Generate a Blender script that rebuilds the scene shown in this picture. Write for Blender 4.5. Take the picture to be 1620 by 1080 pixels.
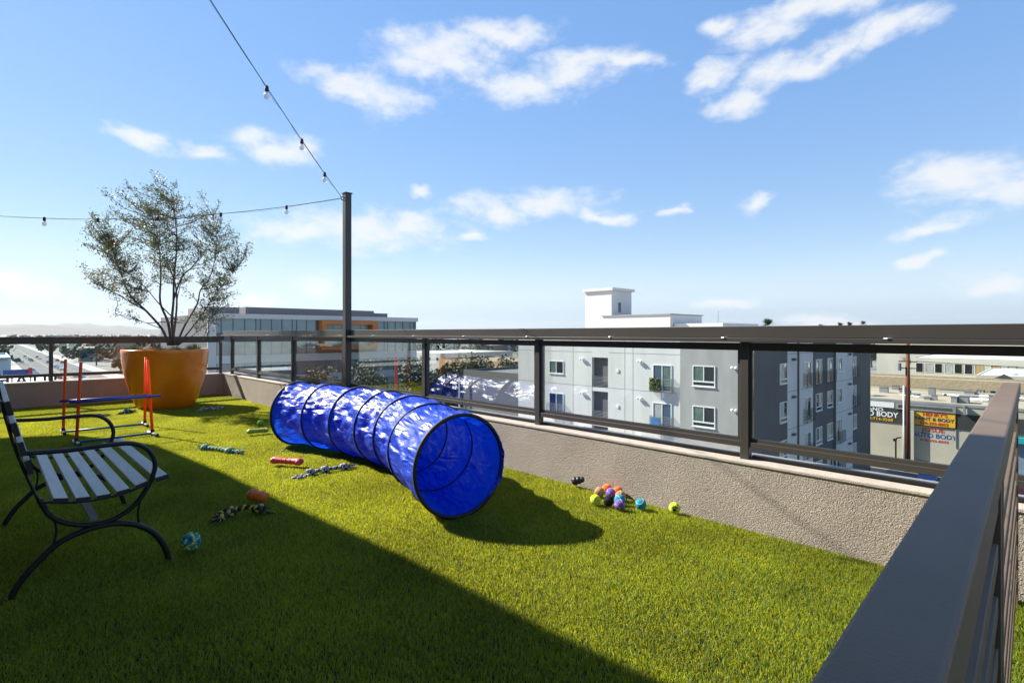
import bpy, bmesh, math, random
from math import sin, cos, pi, radians, sqrt, atan2
from mathutils import Vector, Matrix, Euler, noise as mnoise

for o in list(bpy.data.objects):
    bpy.data.objects.remove(o)
SC = bpy.context.scene
COL = SC.collection

# ------------------------------------------------------------------ camera
EYE = Vector((0, 0, 1.1))
VIEW = radians(44.162)                      # compass angle of the view, from +Y towards +X
cam = bpy.data.cameras.new('camera')
cam.sensor_width = 36.0
cam.lens = 36.0 * 854.6 / 1620.0
cam.shift_y = -12.5 / 1620.0
cam.clip_start = 0.02
cam.clip_end = 40000
camo = bpy.data.objects.new('camera', cam)
COL.objects.link(camo)
camo.location = EYE
camo.rotation_euler = (pi / 2, 0, -VIEW)
SC.camera = camo

# ------------------------------------------------------------------ sun, sky, exposure
SUN_EL, SUN_AZ = radians(37), radians(-20)  # the sun stands over the far end of the terrace, a little left
sund = bpy.data.lights.new('sun', 'SUN')
sund.energy = 5.0
sund.angle = radians(0.53)
sund.color = (1.0, 0.94, 0.83)
suno = bpy.data.objects.new('sun', sund)
COL.objects.link(suno)
to_sun = Vector((sin(SUN_AZ) * cos(SUN_EL), cos(SUN_AZ) * cos(SUN_EL), sin(SUN_EL)))
suno.rotation_euler = to_sun.to_track_quat('Z', 'Y').to_euler()
suno.location = (0, 0, 60)

SC.view_settings.view_transform = 'Standard'
SC.view_settings.look = 'None'
SC.view_settings.gamma = 1.0
SC.view_settings.use_curve_mapping = False
SC.view_settings.exposure = 1.2
SC.cycles.transparent_max_bounces = 24
SC.cycles.max_bounces = 6

def vec_dir(px, py):
    f = 854.6
    fw = Vector((sin(VIEW), cos(VIEW), 0)); rt = Vector((cos(VIEW), -sin(VIEW), 0))
    return (fw + rt * ((px - 810) / f) + Vector((0, 0, -(py - 527.5) / f))).normalized()

def build_world():
    w = bpy.data.worlds.new('World')
    SC.world = w
    w.use_nodes = True
    nt = w.node_tree
    N, L = nt.nodes, nt.links
    for n in list(N):
        N.remove(n)
    out = N.new('ShaderNodeOutputWorld')
    sky = N.new('ShaderNodeTexSky')
    sky.sky_type = 'NISHITA'
    sky.sun_disc = False
    sky.sun_elevation = SUN_EL
    sky.sun_rotation = SUN_AZ
    sky.altitude = 100
    sky.air_density = 1.12
    sky.dust_density = 0.05
    sky.ozone_density = 4.0
    bg = N.new('ShaderNodeBackground'); bg.inputs['Strength'].default_value = 0.15
    gm = N.new('ShaderNodeGamma'); gm.inputs['Gamma'].default_value = .33      # the camera's soft tone response over the sky's huge range
    hs = N.new('ShaderNodeHueSaturation'); hs.inputs['Saturation'].default_value = 2.25; hs.inputs['Value'].default_value = 1.60; hs.inputs['Hue'].default_value = .516
    L.new(sky.outputs[0], gm.inputs['Color']); L.new(gm.outputs[0], hs.inputs['Color']); 
    # daylight sky never turns warmer than pale blue and its glare stays within the film's shoulder
    sp = N.new('ShaderNodeSeparateColor'); cb = N.new('ShaderNodeCombineColor'); L.new(hs.outputs[0], sp.inputs[0])
    def lim(a, b, k):
        m = N.new('ShaderNodeMath'); m.operation = 'MULTIPLY'; L.new(b, m.inputs[0]); m.inputs[1].default_value = k
        q = N.new('ShaderNodeMath'); q.operation = 'SMOOTH_MIN'; q.inputs[2].default_value = .5; L.new(a, q.inputs[0]); L.new(m.outputs[0], q.inputs[1]); return q.outputs[0]
    bl = N.new('ShaderNodeMath'); bl.operation = 'MINIMUM'; bl.inputs[1].default_value = 3.05; L.new(sp.outputs[2], bl.inputs[0])
    L.new(lim(sp.outputs[0], bl.outputs[0], .70), cb.inputs[0]); L.new(lim(sp.outputs[1], bl.outputs[0], .87), cb.inputs[1]); L.new(bl.outputs[0], cb.inputs[2])
    L.new(cb.outputs[0], bg.inputs['Color'])
    cl = N.new('ShaderNodeBackground'); cl.inputs['Strength'].default_value = 1.0
    mix = N.new('ShaderNodeMixShader')
    L.new(bg.outputs[0], mix.inputs[1]); L.new(cl.outputs[0], mix.inputs[2])
    L.new(mix.outputs[0], out.inputs['Surface'])
    tc = N.new('ShaderNodeTexCoord')
    def vm(op, a=None, b=None):
        n = N.new('ShaderNodeVectorMath'); n.operation = op
        for i, x in enumerate((a, b)):
            if x is None: continue
            if isinstance(x, (tuple, list)): n.inputs[i].default_value = x
            else: L.new(x, n.inputs[i])
        return n
    def mm(op, a=None, b=None, c=None, clamp=False):
        n = N.new('ShaderNodeMath'); n.operation = op; n.use_clamp = clamp
        for i, x in enumerate((a, b, c)):
            if x is None: continue
            if isinstance(x, (int, float)): n.inputs[i].default_value = x
            else: L.new(x, n.inputs[i])
        return n.outputs[0]
    d = vm('NORMALIZE', tc.outputs['Generated']).outputs[0]
    stretch = vm('MULTIPLY', d, (1.0, 1.0, 1.9)).outputs[0]
    n1 = N.new('ShaderNodeTexNoise'); n1.inputs['Scale'].default_value = 9; n1.inputs['Detail'].default_value = 4
    L.new(stretch, n1.inputs['Vector'])
    off = vm('MULTIPLY', vm('SUBTRACT', n1.outputs['Color'], (.5, .5, .5)).outputs[0], (.13, .13, .07)).outputs[0]
    dd = vm('ADD', d, off).outputs[0]
    n2 = N.new('ShaderNodeTexNoise'); n2.inputs['Scale'].default_value = 21; n2.inputs['Detail'].default_value = 7
    n2.inputs['Roughness'].default_value = .62
    L.new(stretch, n2.inputs['Vector'])
    clouds = [(565, 140, 90, 32, 8), (680, 92, 105, 46, 5), (795, 60, 90, 32, -8), (810, 142, 66, 30, 0), (915, 112, 100, 33, -5),
              (985, 100, 40, 20, 0), (235, 229, 55, 20, 0), (345, 243, 46, 15, 0), (440, 230, 60, 26, 0),
              (1235, 36, 95, 32, -14), (1325, 6, 105, 26, -4), (1150, 50, 34, 22, 0), (1300, 90, 150, 25, -22), (1415, 42, 90, 26, -18), (1130, 128, 56, 24, -15), (1215, 122, 62, 28, -15),
              (1172, 165, 40, 28, 0), (1500, 284, 120, 38, 3), (1595, 302, 90, 30, 5), (1490, 352, 90, 17, -6), (1470, 418, 34, 12, -8),
              (1570, 455, 85, 20, 3), (1200, 319, 24, 15, 0), (560, 362, 170, 36, -3), (640, 350, 70, 24, -8), (470, 366, 70, 26, 0),
              (745, 371, 32, 12, 0), (495, 455, 38, 20, 0), (400, 482, 60, 20, 0), (785, 330, 75, 20, 0), (875, 322, 85, 24, 6),
              (965, 342, 45, 11, 0), (25, 447, 90, 24, 5), (1305, 507, 70, 14, 0), (1150, 475, 46, 12, 0), (675, 298, 22, 8, 0), (1062, 338, 20, 8, 0)]
    rows = []
    for (x, y, rx, ry, rot) in clouds:
        c = vec_dir(x, y)
        rows.append((c, (vec_dir(x + rx, y) - c).length, (vec_dir(x, y - ry) - c).length, radians(-rot)))
    rnd = random.Random(11)
    for k in range(14):                      # the same kind of sky goes on all the way round
        az = radians(rnd.uniform(100, 345)); el = radians(rnd.uniform(3, 48))
        c = Vector((sin(az) * cos(el), cos(az) * cos(el), sin(el)))
        rows.append((c, rnd.uniform(.06, .2), rnd.uniform(.02, .06), radians(rnd.uniform(-12, 12))))
    prev = None
    for (c, rx, ry, rot) in rows:
        h = Vector((c.y, -c.x, 0)).normalized()
        up = h.cross(c).normalized()
        if up.z < 0: up = -up
        xa = h * cos(rot) + up * sin(rot)
        za = up * cos(rot) - h * sin(rot)
        u = vm('DOT_PRODUCT', dd, tuple(xa / rx)).outputs['Value']; v = vm('DOT_PRODUCT', dd, tuple(za / ry)).outputs['Value']
        r2 = mm('MULTIPLY_ADD', u, u, mm('MULTIPLY', v, v))
        prev = r2 if prev is None else mm('MINIMUM', prev, r2)
    prev = mm('SUBTRACT', 1.0, mm('SQRT', prev))
    base = mm('MAXIMUM', prev, -0.8)
    nz = mm('MULTIPLY', mm('SUBTRACT', n2.outputs['Fac'], 0.5), 1.9)
    dens = mm('ADD', mm('MULTIPLY', base, 1.0), nz)
    ss = N.new('ShaderNodeMapRange'); ss.interpolation_type = 'SMOOTHSTEP'
    L.new(dens, ss.inputs['Value'])
    ss.inputs['From Min'].default_value = -0.32; ss.inputs['From Max'].default_value = 1.05
    ss.inputs['To Min'].default_value = 0.0; ss.inputs['To Max'].default_value = 0.93
    L.new(ss.outputs[0], mix.inputs[0])
    # thick parts of a cloud are a little greyer than its thin rims
    rp = N.new('ShaderNodeMapRange'); L.new(dens, rp.inputs['Value'])
    rp.inputs['From Min'].default_value = .4; rp.inputs['From Max'].default_value = 1.3
    cm = N.new('ShaderNodeMix'); cm.data_type = 'RGBA'
    L.new(rp.outputs[0], cm.inputs['Factor'])
    cm.inputs['A'].default_value = (.43, .435, .44, 1); cm.inputs['B'].default_value = (.385, .395, .41, 1)
    L.new(cm.outputs['Result'], cl.inputs['Color'])
build_world()

# ------------------------------------------------------------------ helpers
class MB:
    def __init__(s): s.v, s.f, s.m = [], [], []
    def add(s, vs, fs, mi=0):
        b = len(s.v); s.v.extend([tuple(p) for p in vs]); s.f.extend([tuple(i + b for i in f) for f in fs]); s.m.extend([mi] * len(fs)); return s
    def box(s, x0, x1, y0, y1, z0, z1, mi=0):
        x0, x1 = min(x0, x1), max(x0, x1); y0, y1 = min(y0, y1), max(y0, y1); z0, z1 = min(z0, z1), max(z0, z1)
        return s.add([(x0, y0, z0), (x1, y0, z0), (x1, y1, z0), (x0, y1, z0), (x0, y0, z1), (x1, y0, z1), (x1, y1, z1), (x0, y1, z1)],
                     [(0, 3, 2, 1), (4, 5, 6, 7), (0, 1, 5, 4), (1, 2, 6, 5), (2, 3, 7, 6), (3, 0, 4, 7)], mi)
    def bar(s, p, q, w, h, up=(0, 0, 1), mi=0):
        p, q = Vector(p), Vector(q); d = (q - p).normalized(); u = Vector(up)
        a = d.cross(u)
        if a.length < 1e-4: a = d.cross(Vector((1, 0, 0)))
        a.normalize(); u = a.cross(d)
        a *= w / 2; u = u * (h / 2)
        vs = [c + x * a + y * u for c in (p, q) for x, y in ((-1, -1), (1, -1), (1, 1), (-1, 1))]
        return s.add(vs, [(0, 1, 2, 3), (7, 6, 5, 4), (0, 4, 5, 1), (1, 5, 6, 2), (2, 6, 7, 3), (3, 7, 4, 0)], mi)
    def tube(s, pts, r, n=8, closed=False, mi=0, sx=1.0, sy=1.0):
        pts = [Vector(p) for p in pts]; k = len(pts)
        rs = r if isinstance(r, (list, tuple)) else [r] * k
        T = []
        for i in range(k):
            a = pts[(i - 1) % k] if (closed or i > 0) else pts[i]
            b = pts[(i + 1) % k] if (closed or i < k - 1) else pts[i]
            t = (b - a); T.append(t.normalized() if t.length > 1e-9 else Vector((0, 0, 1)))
        ref = Vector((0, 0, 1)) if abs(T[0].z) < .9 else Vector((1, 0, 0))
        nrm = T[0].cross(ref).normalized(); vs = []
        for i in range(k):
            nrm = (nrm - T[i] * nrm.dot(T[i])).normalized(); b = T[i].cross(nrm)
            for j in range(n):
                a = 2 * pi * j / n
                vs.append(pts[i] + nrm * (cos(a) * rs[i] * sx) + b * (sin(a) * rs[i] * sy))
        fs = []
        for i in range(k if closed else k - 1):
            i2 = (i + 1) % k
            for j in range(n):
                fs.append((i * n + j, i2 * n + j, i2 * n + (j + 1) % n, i * n + (j + 1) % n)[::-1])
        if not closed:
            fs.append(tuple(range(n))); fs.append(tuple(reversed(range((k - 1) * n, k * n))))
        return s.add(vs, fs, mi)
    def lathe(s, prof, n=32, c=(0, 0, 0), mi=0, closed=False):
        vs = [(c[0] + r * cos(2 * pi * j / n), c[1] + r * sin(2 * pi * j / n), c[2] + z) for r, z in prof for j in range(n)]
        k = len(prof); fs = []
        for i in range(k if closed else k - 1):
            i2 = (i + 1) % k
            for j in range(n): fs.append((i * n + j, i * n + (j + 1) % n, i2 * n + (j + 1) % n, i2 * n + j))
        if not closed:
            fs.append(tuple(reversed(range(n)))); fs.append(tuple(range((k - 1) * n, k * n)))
        return s.add(vs, fs, mi)
    def prism(s, poly, z0, z1, mi=0, axis='z'):
        n = len(poly)
        def P(a, b, t):
            return (a, b, t) if axis == 'z' else ((t, a, b) if axis == 'x' else (a, t, b))
        vs = [P(a, b, z0) for a, b in poly] + [P(a, b, z1) for a, b in poly]
        fs = [tuple(reversed(range(n))), tuple(range(n, 2 * n))] + [(i, (i + 1) % n, n + (i + 1) % n, n + i) for i in range(n)]
        return s.add(vs, fs, mi)
    def ball(s, c, r, nu=20, nv=12, sc=(1, 1, 1), mi=0):
        vs = [(c[0], c[1], c[2] - r * sc[2])]
        for i in range(1, nv):
            t = -pi / 2 + pi * i / nv
            for j in range(nu):
                a = 2 * pi * j / nu
                vs.append((c[0] + r * sc[0] * cos(t) * cos(a), c[1] + r * sc[1] * cos(t) * sin(a), c[2] + r * sc[2] * sin(t)))
        vs.append((c[0], c[1], c[2] + r * sc[2])); top = len(vs) - 1; fs = []
        for j in range(nu):
            fs.append((0, 1 + (j + 1) % nu, 1 + j)); fs.append((top, top - nu + j, top - nu + (j + 1) % nu))
        for i in range(nv - 2):
            for j in range(nu):
                a = 1 + i * nu; fs.append((a + j, a + (j + 1) % nu, a + nu + (j + 1) % nu, a + nu + j))
        return s.add(vs, fs, mi)
    def mesh(s, name, mats=(), smooth=False):
        me = bpy.data.meshes.new(name); me.from_pydata(s.v, [], s.f)
        for m in (mats if isinstance(mats, (list, tuple)) else (mats,)): me.materials.append(m)
        if any(s.m): me.polygons.foreach_set('material_index', s.m)
        if smooth: me.polygons.foreach_set('use_smooth', [True] * len(me.polygons))
        me.update(); return me
    def build(s, name, mats, parent=None, smooth=False, bevel=0, fix=True):
        me = s.mesh(name, mats, smooth)
        if fix:
            bm = bmesh.new(); bm.from_mesh(me); bmesh.ops.recalc_face_normals(bm, faces=bm.faces[:]); bm.to_mesh(me); bm.free()
        return link(name, me, parent, bevel)

def link(name, me, parent=None, bevel=0, loc=None):
    """World-authored mesh under a root that is only translated, unless loc is given."""
    o = bpy.data.objects.new(name, me); COL.objects.link(o)
    if parent is not None:
        o.parent = parent
        if loc is None:
            p = parent; off = Vector((0, 0, 0))
            while p is not None: off += p.location; p = p.parent
            o.location = -off
        else: o.location = loc
    elif loc is not None: o.location = loc
    if bevel:
        b = o.modifiers.new('bevel', 'BEVEL'); b.width = bevel; b.segments = 2; b.limit_method = 'ANGLE'; b.angle_limit = radians(40)
    return o
def tag(o, label=None, cat=None, group=None, kind=None):
    if label: o['label'] = label
    if cat: o['category'] = cat
    if group: o['group'] = group
    if kind: o['kind'] = kind
    return o
def thing(name, label, cat, loc=(0, 0, 0), group=None):
    o = bpy.data.objects.new(name, None); COL.objects.link(o); o.location = loc; o.empty_display_size = .2
    return tag(o, label, cat, group)
def copy_tree(o, parent=None):
    c = o.copy(); COL.objects.link(c); c.parent = parent
    for ch in [x for x in o.children]: copy_tree(ch, c)
    return c
def text_mesh(body, size, depth, mat, align='CENTER'):
    cu = bpy.data.curves.new('lettering', 'FONT'); cu.body = body; cu.size = size; cu.extrude = depth; cu.align_x = align; cu.offset = size * .02; cu.resolution_u = 3
    ob = bpy.data.objects.new('lettering', cu)
    me = bpy.data.meshes.new_from_object(ob); me.materials.clear(); me.materials.append(mat)
    bpy.data.objects.remove(ob); return me
FACE_MX = Matrix(((0, 0, -1), (-1, 0, 0), (0, 1, 0))).to_euler()     # lettering on a wall that faces -X
FACE_MY = Matrix(((1, 0, 0), (0, 0, -1), (0, 1, 0))).to_euler()      # lettering on a wall that faces -Y
def lettering(body, size, mat, at, parent, facing, sx=1.0, depth=.03, align='CENTER', name='lettering'):
    o = link(name, text_mesh(body, size, depth, mat, align), parent)
    o.location = Vector(at) - (parent.matrix_basis.translation if parent else Vector())
    if parent and parent.parent: o.location -= parent.parent.matrix_basis.translation
    o.rotation_euler = facing; o.scale = (sx, 1, 1); return o

# ------------------------------------------------------------------ materials
def M(name, col, rough=.6, metal=0.0, var=.12, scale=6.0, bump=0.0, bscale=80.0, spec=.5, detail=4, coat=0.0, trans=0.0, tcol=None, island=0.0, stretch=(1, 1, 1), dist=.01, world=False):
    m = bpy.data.materials.new(name); m.use_nodes = True
    nt = m.node_tree; N, L = nt.nodes, nt.links
    b = N['Principled BSDF']; out = N['Material Output']
    b.inputs['Roughness'].default_value = rough; b.inputs['Metallic'].default_value = metal
    b.inputs['Specular IOR Level'].default_value = spec; b.inputs['Coat Weight'].default_value = coat
    tc = N.new('ShaderNodeTexCoord'); mp = N.new('ShaderNodeMapping'); mp.inputs['Scale'].default_value = stretch
    L.new(N.new('ShaderNodeNewGeometry').outputs['Position'] if world else tc.outputs['Object'], mp.inputs['Vector'])
    nz = N.new('ShaderNodeTexNoise'); nz.inputs['Scale'].default_value = scale; nz.inputs['Detail'].default_value = detail
    L.new(mp.outputs[0], nz.inputs['Vector'])
    mr = N.new('ShaderNodeMapRange'); mr.inputs['From Min'].default_value = .25; mr.inputs['From Max'].default_value = .75
    mr.inputs['To Min'].default_value = 1 - var; mr.inputs['To Max'].default_value = 1 + var
    L.new(nz.outputs['Fac'], mr.inputs['Value'])
    fac = mr.outputs[0]
    if island:
        g = N.new('ShaderNodeNewGeometry'); r2 = N.new('ShaderNodeMapRange')
        r2.inputs['To Min'].default_value = 1 - island; r2.inputs['To Max'].default_value = 1 + island
        L.new(g.outputs['Random Per Island'], r2.inputs['Value'])
        mu = N.new('ShaderNodeMath'); mu.operation = 'MULTIPLY'; L.new(fac, mu.inputs[0]); L.new(r2.outputs[0], mu.inputs[1]); fac = mu.outputs[0]
    vm = N.new('ShaderNodeVectorMath'); vm.operation = 'SCALE'; vm.inputs[0].default_value = col[:3]
    L.new(fac, vm.inputs['Scale']); L.new(vm.outputs[0], b.inputs['Base Color'])
    if bump:
        n2 = N.new('ShaderNodeTexNoise'); n2.inputs['Scale'].default_value = bscale; n2.inputs['Detail'].default_value = 3
        L.new(mp.outputs[0], n2.inputs['Vector'])
        bp = N.new('ShaderNodeBump'); bp.inputs['Strength'].default_value = bump; bp.inputs['Distance'].default_value = dist
        L.new(n2.outputs['Fac'], bp.inputs['Height']); L.new(bp.outputs[0], b.inputs['Normal'])
    if trans:
        t = N.new('ShaderNodeBsdfTranslucent'); mx = N.new('ShaderNodeMixShader'); mx.inputs[0].default_value = trans
        if tcol:
            v2 = N.new('ShaderNodeVectorMath'); v2.operation = 'SCALE'; v2.inputs[0].default_value = tcol[:3]; L.new(fac, v2.inputs['Scale']); L.new(v2.outputs[0], t.inputs['Color'])
        else: L.new(vm.outputs[0], t.inputs['Color'])
        L.new(b.outputs[0], mx.inputs[1]); L.new(t.outputs[0], mx.inputs[2]); L.new(mx.outputs[0], out.inputs['Surface'])
    return m
def stucco(name, col, cell=55, strength=1.0, dist=.012, var=.12):
    """Heavy dash stucco: rounded pebbly lumps in relief."""
    m = M(name, col, .9, var=var, scale=3, spec=.2)
    nt = m.node_tree; N, L = nt.nodes, nt.links; b = N['Principled BSDF']
    tc = N.new('ShaderNodeTexCoord')
    w = N.new('ShaderNodeTexNoise'); w.inputs['Scale'].default_value = cell * .8; w.inputs['Detail'].default_value = 2; L.new(tc.outputs['Object'], w.inputs['Vector'])
    ad = N.new('ShaderNodeVectorMath'); ad.operation = 'MULTIPLY_ADD'; L.new(w.outputs['Color'], ad.inputs[0]); ad.inputs[1].default_value = (.02, .02, .02); L.new(tc.outputs['Object'], ad.inputs[2])
    vo = N.new('ShaderNodeTexVoronoi'); vo.feature = 'SMOOTH_F1'; vo.inputs['Scale'].default_value = cell; vo.inputs['Smoothness'].default_value = .4; L.new(ad.outputs[0], vo.inputs['Vector'])
    nz = N.new('ShaderNodeTexNoise'); nz.inputs['Scale'].default_value = cell * 1.7; nz.inputs['Detail'].default_value = 4; L.new(tc.outputs['Object'], nz.inputs['Vector'])
    sub = N.new('ShaderNodeMath'); sub.operation = 'SUBTRACT'; L.new(nz.outputs['Fac'], sub.inputs[0]); L.new(vo.outputs['Distance'], sub.inputs[1])
    bp = N.new('ShaderNodeBump'); bp.inputs['Strength'].default_value = strength; bp.inputs['Distance'].default_value = dist
    L.new(sub.outputs[0], bp.inputs['Height']); L.new(bp.outputs[0], b.inputs['Normal'])
    return m
def pane_mat(name, tint, refl=1.0):
    m = bpy.data.materials.new(name); m.use_nodes = True
    nt = m.node_tree; N, L = nt.nodes, nt.links; N.remove(N['Principled BSDF']); out = N['Material Output']
    t = N.new('ShaderNodeBsdfTransparent'); t.inputs['Color'].default_value = (*tint, 1)
    g = N.new('ShaderNodeBsdfGlossy'); g.inputs['Roughness'].default_value = .01
    fr = N.new('ShaderNodeFresnel'); fr.inputs['IOR'].default_value = 1.5
    mu = N.new('ShaderNodeMath'); mu.operation = 'MULTIPLY'; mu.inputs[1].default_value = refl; L.new(fr.outputs[0], mu.inputs[0])
    mx = N.new('ShaderNodeMixShader'); L.new(mu.outputs[0], mx.inputs[0]); L.new(t.outputs[0], mx.inputs[1]); L.new(g.outputs[0], mx.inputs[2]); L.new(mx.outputs[0], out.inputs['Surface'])
    return m

BRONZE = M('bronze_paint', (.052, .046, .041), .42, var=.10, scale=2, bump=.05, bscale=300, spec=.5)
GATEPAINT = M('gate_paint', (.16, .115, .080), .55, var=.14, scale=5, bump=.06, bscale=300, spec=.35)
STUCCO = stucco('parapet_stucco', (.46, .40, .335), 135, 1.0, .011)
CAPST = M('parapet_cap', (.42, .37, .315), .85, var=.14, scale=14, bump=.4, bscale=160)
GLASS = pane_mat('guard_glass', (.91, .95, .955), .36)
WHITE = M('white_paint', (.75, .75, .73), .6, var=.06)
BLACK = M('black_metal', (.016, .015, .014), .45, var=.25, scale=30, spec=.3, bump=.1, bscale=200)
RUBBER = M('black_rubber', (.02, .02, .02), .7)
STEEL = M('grey_steel', (.35, .36, .37), .4, .8)
G = -15.6                                   # street level below the terrace

# ================================================================== TERRACE
XW, YW, WT, WH = 3.07, 10.68, .26, .378      # inner faces of the parapets, thickness, height
SHADE_CANOPY = [(-6.5, -3.0), (.16, -3.0), (.15, 3.5), (-.16, 5.43), (-.20, 6.0), (-.22, 6.9), (-.31, 8.2), (-.36, 9.28), (-.51, 10.87), (-.95, 11.9), (-1.54, 12.2), (-6.5, 12.2)]  # added out-of-view slab, its outline shaped to throw the turf's shadow edge

def build_terrace():
    b = MB().box(-6.5, XW, -6, YW, -.30, -.006)
    tag(b.build('terrace_floor', M('deck_membrane', (.018, .022, .012), .9)), kind='structure')
    # this building: the storeys below, and a penthouse whose unseen roof is added to shade the near end
    t = thing('terrace_building', 'tan stucco building that carries the turf terrace and its added shade canopy', 'building', (-2, 4, G))
    wallm = stucco('own_wall', (.36, .30, .25), 30)
    MB().box(-20, XW + WT, -16, YW + WT, G, -.31).build('storeys', wallm, t)
    MB().box(-6.5, -3.2, -3, 11.2, -.004, 3.55).build('penthouse_wall', wallm, t)
    MB().prism(SHADE_CANOPY, 3.56, 3.74).build('added_shade_canopy', M('canopy', (.45, .43, .40), .8), t)
    for y in (2.2, 7.0, 10.6):
        MB().box(-1.7, -1.55, y, y + .15, .0, 3.56).build('added_canopy_post', BRONZE, t)
    # parapets
    w = thing('parapet_wall', 'long low tan pebbly stucco wall running beside the blue tunnel', 'wall', (XW, 4, 0))
    MB().box(XW, XW + WT, -6, YW + WT, -.30, WH - .022).build('stucco_body', STUCCO, w)
    MB().box(XW - .006, XW + WT + .006, -6, YW + WT + .006, WH - .0215, WH).build('wall_cap', CAPST, w, bevel=.006)
    w = thing('parapet_wall', 'shaded low stucco end wall behind the orange planter', 'wall', (0, YW, 0))
    MB().box(-6.5, XW - .001, YW, YW + WT, -.30, WH - .022).build('stucco_body', STUCCO, w)
    MB().box(-6.5, XW - .0065, YW - .006, YW + WT + .006, WH - .0215, WH).build('wall_cap', CAPST, w, bevel=.006)

def build_turf():
    rnd = random.Random(5)
    tm = M('turf_blade', (.150, .235, .032), .5, var=.30, scale=1.6, island=.5, trans=.52, tcol=(.46, .455, .020), world=True, spec=.35)
    tiles = []
    for k in range(3):
        b = MB(); S = .5
        for i in range(9500):
            x, y = rnd.uniform(-S / 2, S / 2), rnd.uniform(-S / 2, S / 2)
            a = rnd.uniform(0, 2 * pi); h = rnd.uniform(.011, .021); w = rnd.uniform(.0009, .0016)
            lean = rnd.uniform(.1, 1.1) * h; la = rnd.uniform(0, 2 * pi)
            dx, dy = cos(a) * w, sin(a) * w; lx, ly = cos(la) * lean, sin(la) * lean
            b.add([(x - dx, y - dy, -.004), (x + dx, y + dy, -.004), (x + dx * .9 + lx * .4, y + dy * .9 + ly * .4, h * .62), (x - dx * .9 + lx * .4, y - dy * .9 + ly * .4, h * .62),
                   (x + lx, y + ly, h)], [(0, 1, 2, 3), (3, 2, 4)])
        tiles.append(bpy.data.objects.new('turf_tile', b.mesh('turf_tile', tm)))
    pts = []
    nx, ny = 9, 24
    x1, y1 = XW - .034, YW - .034
    for i in range(nx):
        for j in range(ny):
            pts.append((x1 - .25 - i * .49, y1 - .25 - j * .49, 0))
    me = bpy.data.meshes.new('turf'); me.from_pydata(pts, [], []); me.materials.append(tm)
    me.attributes.new('pick', 'INT', 'POINT').data.foreach_set('value', [rnd.randrange(3) for _ in pts])
    me.attributes.new('turn', 'FLOAT', 'POINT').data.foreach_set('value', [rnd.randrange(4) * pi / 2 for _ in pts])
    o = link('artificial_turf', me)
    tag(o, 'bright green artificial turf covering the whole terrace floor', 'turf', kind='stuff')
    ng = bpy.data.node_groups.new('turf_tiles', 'GeometryNodeTree')
    ng.interface.new_socket('Geometry', in_out='INPUT', socket_type='NodeSocketGeometry'); ng.interface.new_socket('Geometry', in_out='OUTPUT', socket_type='NodeSocketGeometry')
    N, L = ng.nodes, ng.links
    gi = N.new('NodeGroupInput'); go = N.new('NodeGroupOutput'); join = N.new('GeometryNodeJoinGeometry')
    na = N.new('GeometryNodeInputNamedAttribute'); na.data_type = 'INT'; na.inputs['Name'].default_value = 'pick'
    tu = N.new('GeometryNodeInputNamedAttribute'); tu.data_type = 'FLOAT'; tu.inputs['Name'].default_value = 'turn'
    cx = N.new('ShaderNodeCombineXYZ'); L.new(tu.outputs[0], cx.inputs['Z'])
    for k, t in enumerate(tiles):
        oi = N.new('GeometryNodeObjectInfo'); oi.inputs['Object'].default_value = t; oi.inputs['As Instance'].default_value = True
        cmp = N.new('FunctionNodeCompare'); cmp.data_type = 'INT'; cmp.operation = 'EQUAL'
        L.new(na.outputs[0], [s for s in cmp.inputs if s.type == 'INT'][0]); [s for s in cmp.inputs if s.type == 'INT'][1].default_value = k
        ip = N.new('GeometryNodeInstanceOnPoints'); L.new(gi.outputs[0], ip.inputs['Points']); L.new(oi.outputs['Geometry'], ip.inputs['Instance'])
        L.new(cmp.outputs[0], ip.inputs['Selection']); L.new(cx.outputs[0], ip.inputs['Rotation'])
        L.new(ip.outputs[0], join.inputs[0])
    L.new(join.outputs[0], go.inputs[0])
    md = o.modifiers.new('tiles', 'NODES'); md.node_group = ng

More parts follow.
